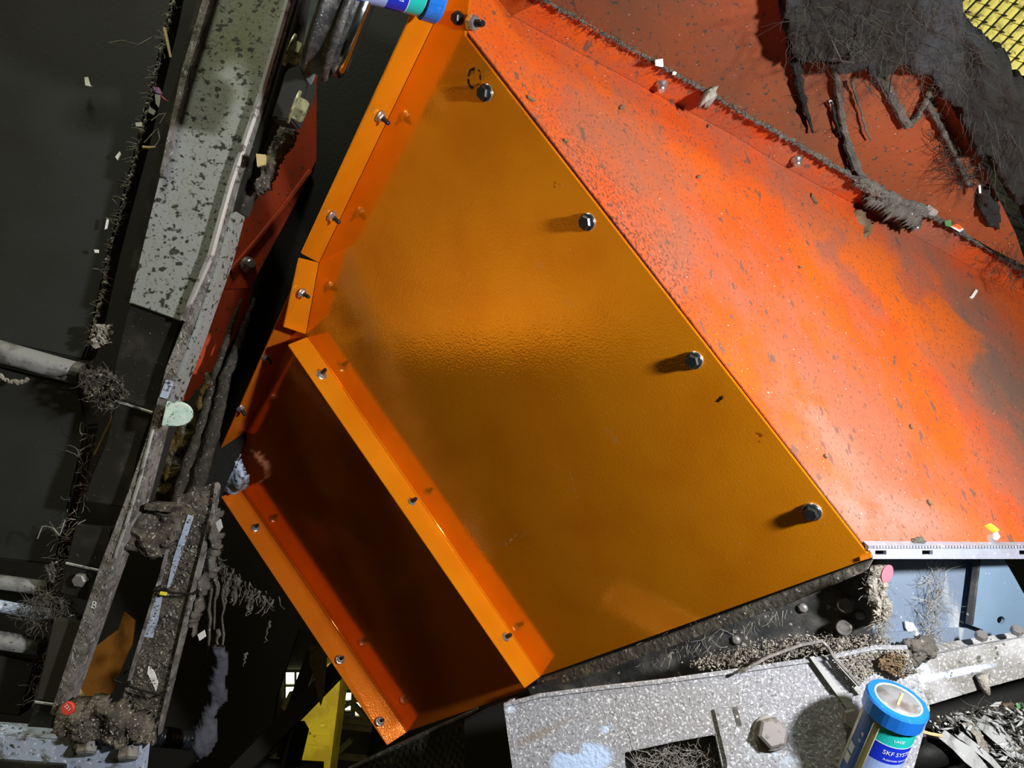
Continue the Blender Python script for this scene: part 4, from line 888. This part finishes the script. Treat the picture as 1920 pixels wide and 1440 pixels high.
mb = MB()
for _ in range(160):
    p = rnd_in([(1745, 260), (1800, 260), (1835, 350), (1800, 350), (1760, 310)]); mb.fiber(UF.hit(*p), (U(-1, 1), U(-.5, .1), U(-1, 1)), U(.015, .05), .0004, .45)
for _ in range(120):
    p = rnd_in([(1860, 430), (1920, 470), (1920, 560), (1880, 500)]); mb.fiber(RED.off(.05).hit(*p), (U(-1, 1), U(-.5, .1), U(-1, 1)), U(.015, .05), .0004, .45)
tag(mb.build('lint_web', m_fiber), 'tangled lint web near the right end of the ridge', 'lint', kind='stuff')

# dust roll along the ridge
RO = RED.off(.040); mb = MB()
for k in range(430):
    t_ = k/430; p = along(RIDGE, t_); w = 1.2+2.2*max(0, min(.85, (p[0]-1150)/900))+(3.2 if 1610 < p[0] < 1735 else 0)
    b_ = RO.hit(p[0]+U(-2, 2), p[1]+U(-2, 2)); mb.lump(b_, .0011*w*U(.7, 1.5), (1.3, 1, 1))
for k in range(920):
    t_ = U(.05, 1); p = along(RIDGE, t_); mb.fiber(RO.hit(p[0]+U(-3, 3), p[1]+U(-3, 3)), (U(-1, 1), U(-1, 0), U(-1, .6)), U(.004, .016+.012*(p[0] > 1600)), .00035, .5, 4)
tag(mb.build('ridge_dust', m_dust), 'grey dust roll along the ridge between the two red sheets', 'dust', kind='stuff')
tag(caked_sheet('dust_clump', [(1640, 352), (1672, 356), (1700, 385), (1740, 408), (1735, 420), (1706, 402), (1690, 398), (1672, 402), (1660, 384)], RO, 4, .008, m_dust, fs=40), 'largest dust clump sagging over the ridge', 'dust clump')
tag(caked_sheet('dust_clump', [(1600, 388), (1612, 392), (1638, 412), (1640, 438), (1626, 444), (1610, 425)], RED.off(.004), 4, .010, m_brown, fs=50), 'brown dust clump on the red hopper face below the ridge', 'dust clump')
def scrap(name, label, cat, px, pl, mat, th=.0015, curl=0.0):
    o = slab(name, px, pl, th, mat); return tag(o, label, cat)
scrap('paper_scrap', 'white folded paper scrap on the ridge near the first nut', 'paper', [(1229, 112), (1243, 110), (1244, 124), (1230, 121)], RO.off(.006), m_white)
scrap('paper_scrap', 'tiny white paper crumb beside the folded scrap', 'paper', [(1262, 134), (1269, 135), (1268, 139), (1262, 138)], RO.off(.004), m_white)
tag(caked_sheet('lint_tuft', [(1326, 168), (1340, 152), (1348, 160), (1356, 186), (1340, 188), (1328, 182)], RO.off(.006), 3, .008, m_dust_pale, fs=60), 'pale lint tuft standing on the ridge', 'lint tuft')
scrap('plastic_scrap', 'grey translucent scrap on the ridge left of the green one', 'scrap', [(1738, 388), (1748, 376), (1766, 384), (1756, 404), (1742, 402)], RO.off(.004), m_film)
scrap('plastic_scrap', 'green scrap on the ridge', 'scrap', [(1772, 414), (1784, 412), (1784, 424), (1774, 422)], RO.off(.006), m_green)
scrap('plastic_scrap', 'white-edged orange scrap on the ridge right of the green one', 'scrap', [(1786, 422), (1800, 418), (1810, 424), (1800, 430)], RO.off(.006), m_orange_scrap)
scrap('paper_scrap', 'thin white paper curl under the orange scrap', 'paper', [(1784, 424), (1800, 430), (1810, 424), (1811, 428), (1801, 434)], RO.off(.005), m_white)
scrap('white_stick', 'small white stick lying on the right of the red hopper face', 'stick', [(1821, 555), (1830, 542), (1834, 545), (1826, 558)], RED.off(.003), m_white, .003)
scrap('white_speck', 'white speck on the upper red sheet beside the longest strand', 'chip', [(1554, 190), (1560, 189), (1564, 197), (1557, 197)], UPP.off(.004), m_white, .003)
scrap('white_speck', 'white sliver on the dark dust clump', 'chip', [(1835, 350), (1839, 348), (1840, 362), (1836, 363)], UPP.off(.03), m_white, .003)
scrap('stub', 'yellow and white stub on the lower red face', 'stub', [(1852, 983), (1858, 981), (1874, 993), (1870, 998)], RED.off(.004), m_yelltick, .004)
scrap('foil_ball', 'crumpled foil bit beside the yellow stub', 'foil', [(1862, 1000), (1870, 996), (1876, 1006), (1870, 1014), (1862, 1010)], RED.off(.006), m_film, .006)
tag(caked_sheet('dust_clump', [(1716, 1000), (1732, 1000), (1736, 1016), (1718, 1018)], RED.off(.004), 3, .006, m_dust, fs=60), 'small grey dust clump just above the slotted rail', 'dust clump')
# flakes stuck to the red face, one thing per visible flake
flk = [((1168, 200), 8, 22, 75), ((996, 184), 20, 8, 30), ((1527, 372), 24, 9, 55), ((1502, 500), 6, 6, 0), ((1745, 942), 14, 10, 40), ((1710, 800), 10, 5, 50), ((1330, 235), 4, 14, 60), ((1312, 330), 4, 20, 70), ((1550, 855), 10, 7, 40), ((1062, 263), 12, 6, 30)]
pos = ['high up between first bolt and ridge', 'close to the top corner of the amber guard', 'curled below the second ridge nut', 'small and square, upper middle', 'lowest on the face near the rail', 'on the right half of the face', 'just under the ridge near the pale lint tuft', 'thin and upright below the first ridge nut', 'beside the amber edge above the lowest bolt', 'second nearest the guard top corner']
for (p, w, hh, an), lb in zip(flk, pos):
    ca, sa = math.cos(math.radians(an)), math.sin(math.radians(an))
    pts = [(p[0]+(x*ca-y*sa), p[1]+(x*sa+y*ca)) for x, y in ((-w/2, -2), (-w/6, -hh/4), (w/2, -1), (w/3, hh/4), (-w/4, hh/5))]
    scrap('dirt_flake', 'dark dirt flake on the red face, '+lb, 'flake', pts, RED.off(.0025), m_brown, .002)

# ------------------------------------------------------------------ dust, lint and scraps, lower right
mb = MB()
for _ in range(200):
    p = along([(1632, 1050), (1648, 1075), (1640, 1110), (1655, 1140), (1650, 1160)], R()); mb.lump(P(p[0]+U(-11, 11), p[1]+U(-8, 8), .735+U(-.01, .01)), U(.0015, .006), (1, 1, 1.1))
for _ in range(130):
    p = along([(1632, 1050), (1648, 1075), (1640, 1110), (1655, 1140), (1650, 1170)], R()); mb.fiber(P(p[0]+U(-10, 10), p[1], .728), (U(-1, 1), U(-.6, .1), U(-1, .5)), U(.006, .02), .0004, .5, 5)
tag(mb.build('lint_column', m_dust_pale, None, False), 'pale lumpy lint column hanging at the right corner of the amber guard', 'lint')
ov = [(1664+13*math.cos(a)*.62-18*math.sin(a)*.42, 1076+13*math.cos(a)*.5+18*math.sin(a)*.85) for a in [2*math.pi*i/18 for i in range(18)]]
scrap('oval_tag', 'pink oval tag hanging beside the lint column', 'tag', ov, PL(.3, 0, .55), m_pink, .0015)
scrap('paper_scrap', 'white arrow-shaped paper scrap on the galvanised sheet', 'paper', [(1697, 1165), (1712, 1168), (1721, 1182), (1712, 1182), (1706, 1189), (1699, 1178)], GS.off(.004), m_white)
scrap('foil_ball', 'small foil bit under the white arrow-shaped scrap', 'foil', [(1718, 1182), (1726, 1188), (1724, 1196), (1716, 1192)], GS.off(.006), m_film, .004)
mb = MB()
for _ in range(170):
    p = along([(1748, 1060), (1752, 1110), (1742, 1170), (1748, 1210)], R()); mb.fiber(GS.off(.006+U(0, .012)).hit(p[0]+U(-10, 16), p[1]+U(-6, 6)), (U(-.6, .6), U(-.3, .1), U(-1, 1)), U(.01, .035), .00035, .4)
for _ in range(110):
    p = along([(1655, 1150), (1650, 1190), (1665, 1225)], R()); mb.fiber(GS.off(.01+U(0, .012)).hit(p[0]+U(-10, 10), p[1]), (U(-.6, .6), U(-.3, .1), -1), U(.01, .03), .00035, .4)
for _ in range(120):
    p = along([(1230, 1200), (1330, 1190), (1340, 1240)], R()); mb.fiber(BLK.off(U(-.02, .01)).hit(p[0]+U(-30, 60), p[1]+U(-12, 14)), (U(-.8, .8), U(-.4, .1), U(-1, .4)), U(.01, .04), .0003, .45)
for _ in range(45):
    p = along([(1180, 1235), (1300, 1185), (1500, 1110)], R()); mb.fiber(AMB.off(.004).hit(p[0], p[1]+U(18, 26)), (U(-.5, .5), U(-.5, .1), -1), U(.005, .018), .0003, .4, 4)
tag(mb.build('lint_wisps', m_fiber_pale), 'pale lint wisps on the black frame and galvanised sheet', 'lint', kind='stuff')
mb = MB()
for _ in range(160): p = rnd_in([(1690, 1235), (1700, 1205), (1740, 1198), (1752, 1222), (1710, 1245)]); mb.lump(G2.off(.004+U(0, .01)).hit(*p), U(.002, .006))
tag(mb.build('dust_heap', m_dust, None, True), 'grey dust heap where the galvanised sheet meets the beams', 'dust')
mb = MB(); mb.tube([G2.off(.006).hit(*p) for p in ((1840, 1266), (1846, 1285), (1852, 1302))], [.006, .005, .003], 8)
tag(mb.build('dust_finger', m_dust_pale, None, True), 'pale dust finger hanging off the blue-streaked beam', 'dust strand')
# dark trough under the blue-streaked beam
tag(slab('dark_trough', [(1690, 1290), (2250, 1165), (2250, 1800), (1600, 1800)], PL(0, .5, 1.12), .02, m_rubber), 'black trough under the blue-streaked beam', 'trough')
t = thing('black_hose', 'black ribbed hose crossing the trough behind the lubricator', 'hose', P(1760, 1440, .84))
mb = MB(); hp = [P(1690, 1425, .82), P(1740, 1412, .82), P(1800, 1396, .84), P(1840, 1385, .86)]; mb.tube(hp, .016, 14); mb.build('hose', m_rubber, t, True)
def ribbon(name, label, pts, d, w, mat, cat, tw=.5):
    vs = []; n = len(pts)
    for i, p in enumerate(pts):
        c_ = P(*p, d[i] if hasattr(d, '__len__') else d); a = along(pts, min(1, i/(n-1)+.01)); b_ = along(pts, max(0, i/(n-1)-.01))
        tx = Vector((a[0]-b_[0], 0, -(a[1]-b_[1]))).normalized(); nn = Vector((-tx.z, tw*math.sin(i), tx.x)).normalized()
        wi = w*(1-.35*abs(2*i/(n-1)-1))*U(.85, 1.1); vs += [c_+nn*wi, c_-nn*wi]
    k = len(vs); vs += [v+Vector((0, .0012, 0)) for v in vs]; fs = []
    for i in range(n-1):
        a = 2*i; fs += [(a, a+1, a+3, a+2), (k+a, k+a+2, k+a+3, k+a+1), (a, a+2, k+a+2, k+a), (a+1, k+a+1, k+a+3, a+3)]
    fs += [(0, k, k+1, 1), (2*n-2, 2*n-1, k+2*n-1, k+2*n-2)]
    return tag(obj(name, vs, fs, mat), label, cat)
ribbon('plastic_strip', 'long grey plastic strip in front of the trough', [(1766, 1376), (1790, 1395), (1815, 1415), (1840, 1440), (1860, 1470)], .80, .0085, m_film, 'plastic strip')
ribbon('plastic_strip', 'narrow grey plastic strip right of the long one', [(1800, 1376), (1830, 1402), (1858, 1425), (1890, 1460)], .81, .0045, m_film, 'plastic strip')
ribbon('plastic_strip', 'crumpled grey plastic strip at the right edge of the trough', [(1838, 1350), (1866, 1372), (1890, 1395), (1915, 1420)], .83, .011, m_film, 'plastic strip')
ribbon('plastic_strip', 'beige leaf-like strip in the middle of the trough', [(1810, 1352), (1832, 1372), (1842, 1398), (1852, 1418)], .82, .007, m_dust_pale, 'plastic strip')
mb = MB(); mb.tube([P(1722, 1370, .79), P(1745, 1376, .79), P(1766, 1380, .79)], .0018, 6); tag(mb.build('wood_sliver', m_straw), 'tan wood sliver sticking out behind the lubricator', 'sliver')
scrap('foil_scrap', 'light blue foil scrap in the trough', 'scrap', [(1808, 1340), (1824, 1340), (1826, 1352), (1810, 1348)], PL(.2, .1, .85), m_ltblue, .003)
scrap('foil_scrap', 'pale crumpled scrap left of the light blue one', 'scrap', [(1792, 1338), (1800, 1334), (1806, 1342), (1798, 1346)], PL(.2, .1, .86), m_film, .003)
scrap('foil_scrap', 'whitish torn scrap behind the wood sliver', 'scrap', [(1760, 1362), (1770, 1366), (1782, 1359), (1786, 1368), (1774, 1374), (1762, 1370)], PL(.2, .1, .85), m_film, .003)
scrap('foil_scrap', 'green leaf scrap near the right edge', 'scrap', [(1904, 1322), (1918, 1318), (1925, 1332), (1912, 1338)], PL(.1, .1, .88), m_green, .003)
scrap('foil_scrap', 'mint scrap at the right edge above the corner', 'scrap', [(1914, 1384), (1926, 1386), (1930, 1402), (1916, 1398)], PL(.1, .1, .86), m_mint, .003)
scrap('foil_scrap', 'brown flap in the upper right of the trough', 'scrap', [(1880, 1320), (1900, 1318), (1902, 1330), (1886, 1332)], PL(.1, .1, .86), m_brown, .003)
mb = MB(); deb = [(1735, 1352), (1800, 1330), (1870, 1318), (1925, 1320), (1990, 1330), (1990, 1500), (1880, 1440), (1830, 1400), (1770, 1385)]
for _ in range(420):
    p = rnd_in(deb); b_ = P(*p, .86+U(-.03, .04)); d_ = Vector((U(.3, 1), U(-.4, .3), U(-.9, .1))).normalized(); s_ = d_.cross(Vector((0, 1, 0))).normalized(); L_ = U(.006, .022); w_ = U(.0006, .0026)
    mb.prism([b_-s_*w_, b_+d_*L_*.5-s_*w_*1.3+Vector((0, U(-.004, .004), 0)), b_+d_*L_, b_+d_*L_*.5+s_*w_], Vector((0, .0006, 0)))
for _ in range(420): p = rnd_in(deb); mb.chunk(P(*p, .87+U(-.03, .03)), U(.0007, .0028), U(.3, 1))
for _ in range(300): p = rnd_in(deb); mb.fiber(P(*p, .85+U(-.03, .03)), (U(-1, 1), U(-.5, .2), U(-1, .6)), U(.01, .035), .0004, .4)
mf = MB()
for _ in range(170):
    p = rnd_in(deb); b_ = P(*p, .835+U(-.03, .03)); d_ = Vector((U(.3, 1), U(-.4, .3), U(-1, .1))).normalized(); s_ = d_.cross(Vector((U(-.5, .5), 1, 0))).normalized(); L_ = U(.006, .022); w_ = U(.0005, .0018)
    mf.prism([b_-s_*w_, b_+d_*L_*.5-s_*w_*1.6+Vector((0, U(-.004, .004), 0)), b_+d_*L_, b_+d_*L_*.5+s_*w_], Vector((0, .0006, 0)))
tag(mf.build('film_shreds', m_film), 'pale plastic film shreds among the trough litter', 'litter', kind='stuff')
tag(mb.build('shredded_litter', m_dust), 'shredded grey litter heaped in the trough', 'litter', kind='stuff')
mb = MB()
for _ in range(420): p = rnd_in(deb+[(1690, 1440), (1720, 1390)]); mb.chunk(P(*p, .85+U(-.03, .03)), U(.0007, .0022), U(.2, .8))
tag(mb.build('white_crumbs', m_white), 'white paper crumbs scattered through the litter', 'crumbs', kind='stuff')
mb = MB()
for _ in range(220): p = rnd_in([(1690, 1385), (1735, 1372), (1745, 1440), (1740, 1480), (1680, 1480)]); mb.chunk(P(*p, .83+U(-.02, .02)), U(.001, .004), U(.3, 1))
tag(mb.build('dirt_crumbs', m_dust_pale), 'pale dirt crumbs right of the upright lubricator', 'crumbs', kind='stuff')
mb = MB()
for _ in range(160): p = rnd_in([(1652, 1228), (1692, 1222), (1700, 1275), (1670, 1262), (1648, 1250)]); mb.chunk(GRY.off(.008).hit(*p), U(.001, .0035), U(.3, 1))
tag(mb.build('dirt_crumbs', m_brown), 'brown crumbs above the cap of the upright lubricator', 'crumbs', kind='stuff')

# ------------------------------------------------------------------ lint and scraps on the left
mb = MB()
EDGE = [(325, 0), (300, 110), (262, 260), (230, 390), (206, 470), (190, 560), (168, 650)]
for _ in range(230):
    p = along(EDGE, R()); mb.fiber(B1.off(.005).hit(p[0]+U(-4, 4), p[1]), (U(-1, 1), U(-1, 0), U(-1, .6)), U(.004, .018), .0004, .5, 4)
for _ in range(150): p = along(EDGE, R()); mb.lump(B1.off(.003).hit(p[0]+U(-3, 3), p[1]), U(.0008, .0028))
for _ in range(200):
    p = along([(164, 800), (136, 930), (108, 1040), (90, 1110), (80, 1200), (50, 1320)], R()); mb.fiber(B1.off(.02).hit(p[0]+U(-6, 26), p[1]+U(-10, 10)), (U(-1, 1), U(-1, 0), U(-1, .6)), U(.006, .026), .0004, .5, 5)
tag(mb.build('slat_edge_lint', m_fiber_pale), 'pale lint fringe along the right edges of the conveyor slats', 'lint', kind='stuff')
mb = MB()
for _ in range(330): p = rnd_in([(150, 700), (200, 690), (240, 735), (225, 760), (190, 765), (158, 742)]); mb.chunk(P(*p, .95+U(-.02, .02)), U(.0015, .005), U(.3, 1))
for _ in range(160): p = rnd_in([(150, 690), (200, 680), (245, 735), (225, 765), (190, 768), (158, 745)]); mb.fiber(P(*p, .93), (U(-1, 1), -.5, U(-1, 1)), U(.008, .02), .0005, .5, 4)
tag(mb.build('dirt_clump', m_crust), 'mauve-brown dirt clump where the thick cross tube ends', 'dirt')
mb = MB()
for _ in range(260): p = rnd_in([(40, 1125), (100, 1105), (135, 1125), (150, 1160), (95, 1180), (30, 1165)]); mb.fiber(P(*p, .955+U(-.01, .02)), (U(-1, 1), -.4, U(-1, 1)), U(.008, .025), .0005, .5, 5)
for _ in range(160): p = rnd_in([(50, 1125), (100, 1105), (135, 1125), (145, 1155), (95, 1170)]); mb.chunk(P(*p, .96), U(.001, .004), U(.3, 1))
for _ in range(90): p = rnd_in([(85, 1060), (115, 1050), (118, 1090), (95, 1095)]); mb.chunk(P(*p, .955), U(.001, .004), U(.3, 1))
tag(mb.build('dirt_clump', m_dust), 'grey fibrous dirt clump on the pale blue cross tube', 'dirt')
mb = MB()
for _ in range(60): p = rnd_in([(172, 612), (212, 610), (208, 640), (180, 652)]); mb.chunk(P(*p, .965), U(.002, .006), U(.4, 1))
tag(mb.build('pale_clod', m_dust_pale), 'pale clod at the corner of the largest conveyor slat', 'clod')
for i, (px, lb, mt) in enumerate([
    ([(286, 162), (298, 164), (304, 176), (292, 174)], 'mauve plastic scrap on the edge of the largest slat', m_purple),
    ([(290, 176), (302, 178), (298, 202), (292, 194)], 'pale grey scrap under the mauve one', m_film),
    ([(300, 176), (318, 192), (304, 184)], 'thin pink sliver beside the mauve scrap', m_pink),
    ([(280, 200), (292, 208), (288, 216), (278, 210)], 'pale scrap below the mauve one', m_film),
    ([(254, 230), (266, 229), (266, 237), (255, 237)], 'white bean-shaped bit on the slat edge', m_white),
    ([(158, 145), (164, 144), (168, 158), (172, 162), (160, 160)], 'white chip alone on the largest slat', m_white),
    ([(216, 294), (224, 284), (226, 290), (220, 300)], 'curled white shaving in the middle of the largest slat', m_white),
    ([(196, 430), (200, 410), (203, 412), (200, 428)], 'curled white shaving lower on the largest slat', m_white),
    ([(176, 468), (184, 468), (184, 474), (178, 474)], 'small white bit near the lower edge of the largest slat', m_white)]):
    scrap('small_scrap', lb, 'scrap', px, B1.off(.006+.0015*i), mt, .002)
for pts, lb in (([(308, 52), (314, 80), (320, 108)], 'tan straw at the top of the slat edge'), ([(268, 276), (280, 277), (292, 276)], 'short tan straw in the dark gap'), ([(215, 778), (196, 815), (178, 852)], 'pale straw left of the long link plate')):
    mb = MB(); mb.tube([P(*p, .955) for p in pts], [.0022, .002, .0016], 6); tag(mb.build('straw', m_straw), lb, 'straw')
mb = MB()
for loop in ([(270, 268), (296, 240), (300, 262), (290, 276)], [(284, 226), (300, 214), (312, 212), (300, 232)], [(205, 80+0), (230, 75), (260, 84), (285, 70)], [(70, 1010), (80, 985), (100, 990), (112, 1005), (122, 975)], [(125, 1005), (150, 980), (160, 975)]):
    mb.tube([P(*along(loop, k/12), .955) for k in range(13)], .0008, 4)
tag(mb.build('curled_fibers', m_fiber_pale), 'few curled pale fibers in the gap beside the slats', 'lint', kind='stuff')
mb = MB()
path = [(0, 706), (20, 716), (40, 718), (52, 712)]
mb.tube([P(*along(path, k/14), .965)+Vector((0, 0, U(-.002, .002))) for k in range(15)], [.0028*U(.5, 1.3) for _ in range(15)], 6)
tag(mb.build('dust_curl', m_dust_pale), 'pale dust curl below the thick cross tube', 'dust strand')
# debris on the rails
mb = MB()
for _ in range(520):
    p = along([(398, 470), (352, 610), (300, 770), (268, 880), (236, 980), (190, 1090), (140, 1240), (104, 1335)], R()); mb.chunk(RA.off(.001).hit(p[0]+U(-9, 9), p[1]+U(-8, 8)), U(.0004, .0014), U(.2, .8))
for _ in range(380):
    p = along([(365, 950), (330, 1080), (285, 1230), (252, 1365)], R()); mb.chunk(PO.off(.003).hit(p[0]+U(-26, 26), p[1]+U(-8, 8)), U(.0004, .0015), U(.2, .8))
for _ in range(160):
    p = rnd_in([(100, 1330), (290, 1372), (280, 1400), (100, 1375)]); mb.chunk(P(*p, .885), U(.0004, .0016), U(.2, .8))
tag(mb.build('rail_crumbs', m_dust_pale), 'pale crumbs stuck to the rails and post', 'crumbs', kind='stuff')
# hanging soot drips and rag right of the post
mb = MB()
for (p, L_, r_) in [((408, 1060), 120, .004), ((430, 1075), 60, .006), ((422, 1090), 150, .003), ((445, 1085), 50, .005), ((470, 1115), 40, .004), ((474, 1125), 28, .003), ((505, 1165), 40, .002), ((396, 1090), 160, .003), ((440, 1100), 30, .004), ((462, 1225), 25, .002), ((410, 1180), 90, .003)]:
    n = 9; pts = [P(p[0]+U(-3, 3)-k*.8, p[1]+L_*k/n, 1.02) for k in range(n+1)]; mb.tube(pts, [r_*(1-.7*k/n)*U(.6, 1.3) for k in range(n+1)], 6)
for _ in range(80):
    p = along([(395, 1020), (410, 1055), (440, 1080), (480, 1110), (520, 1125)], R()); mb.fiber(P(p[0]+U(-8, 8), p[1]+U(-10, 10), 1.02+U(-.01, .01)), (U(-.6, .6), U(-.3, .2), -1), U(.006, .03), .0011, .45, 5)
tag(mb.build('soot_drips', m_dust), 'grey soot drips hanging between post and lower amber flange', 'dust', kind='stuff')
tag(caked_sheet('soot_crust', [(396, 960), (410, 965), (412, 1000), (402, 1060), (380, 1110), (366, 1160), (350, 1200), (345, 1160), (368, 1090), (388, 1010)], PO.off(.0), 5, .012, m_dust, fs=30), 'grey soot crust down the right side of the post', 'dust')
tag(caked_sheet('hanging_rag', [(402, 1222), (424, 1220), (428, 1290), (416, 1330), (402, 1420), (372, 1436), (360, 1420), (366, 1370), (384, 1330), (394, 1270)], PL(.4, 0, 1.15), 5, .012, m_cloth, fs=16), 'grey-blue rag hanging right of the post', 'rag')
scrap('paper_scrap', 'white crumpled scrap hanging above the rag', 'paper', [(370, 1190), (382, 1182), (385, 1194), (374, 1202)], PL(0, 0, 1.0), m_white, .003)
scrap('paper_scrap', 'pale scrap stuck at the top of the soot drips', 'paper', [(404, 980), (412, 974), (416, 990), (410, 998)], PL(0, 0, .93), m_film, .004)
t = thing('ribbed_hose', 'glossy black ribbed hose stub right of the post foot', 'hose', P(330, 1400, 1.05))
mb = MB(); pts = []; rad = []
for k in range(40): pts.append(P(290, 1380, 1.04)+(P(362, 1388, 1.1)-P(290, 1380, 1.04))*(k/39)); rad.append(.0125+.0016*math.sin(k*1.6))
mb.tube(pts, rad, 16); mb.build('hose', m_bolt_black, t, True)
# dark diagonal struts and torn flap in the gap
for (a, b_, lb) in (((420, 1475), (648, 1240), 'black diagonal strut crossing the gap below the amber guard'), ((536, 1460), (560, 1360), 'short black upright under the diagonal strut')):
    mb = MB(); mb.tube([P(*a, 1.5), P(*b_, 1.5)], .024 if 'diag' in lb else .016, 4); tag(mb.build('strut', m_void), lb, 'strut')
tag(slab('strut', [(574, 1225), (590, 1240), (566, 1310), (548, 1345), (535, 1420), (518, 1420), (536, 1330)], PL(0, 0, 1.55), .03, m_void), 'tapering black upright behind the diagonal strut', 'strut')
tag(slab('dark_side_post', [(700, 1350), (728, 1395), (704, 1410), (685, 1500), (684, 1440)], PL(0, 0, 1.6), .03, m_void), 'black side post right of the far truss', 'post')
tag(slab('torn_flap', [(580, 1212), (612, 1215), (612, 1250), (608, 1300), (601, 1324), (594, 1298), (588, 1262), (580, 1246)], PL(0, 0, 1.474), .004, m_brown, None), 'brown torn triangular flap hanging over the yellow column', 'flap')
tag(slab('floor_ledge', [(495, 1436), (600, 1442), (600, 1520), (440, 1520), (430, 1470)], PL(0, 0, 1.48), .03, m_void), 'black ledge at the foot of the gap', 'ledge')
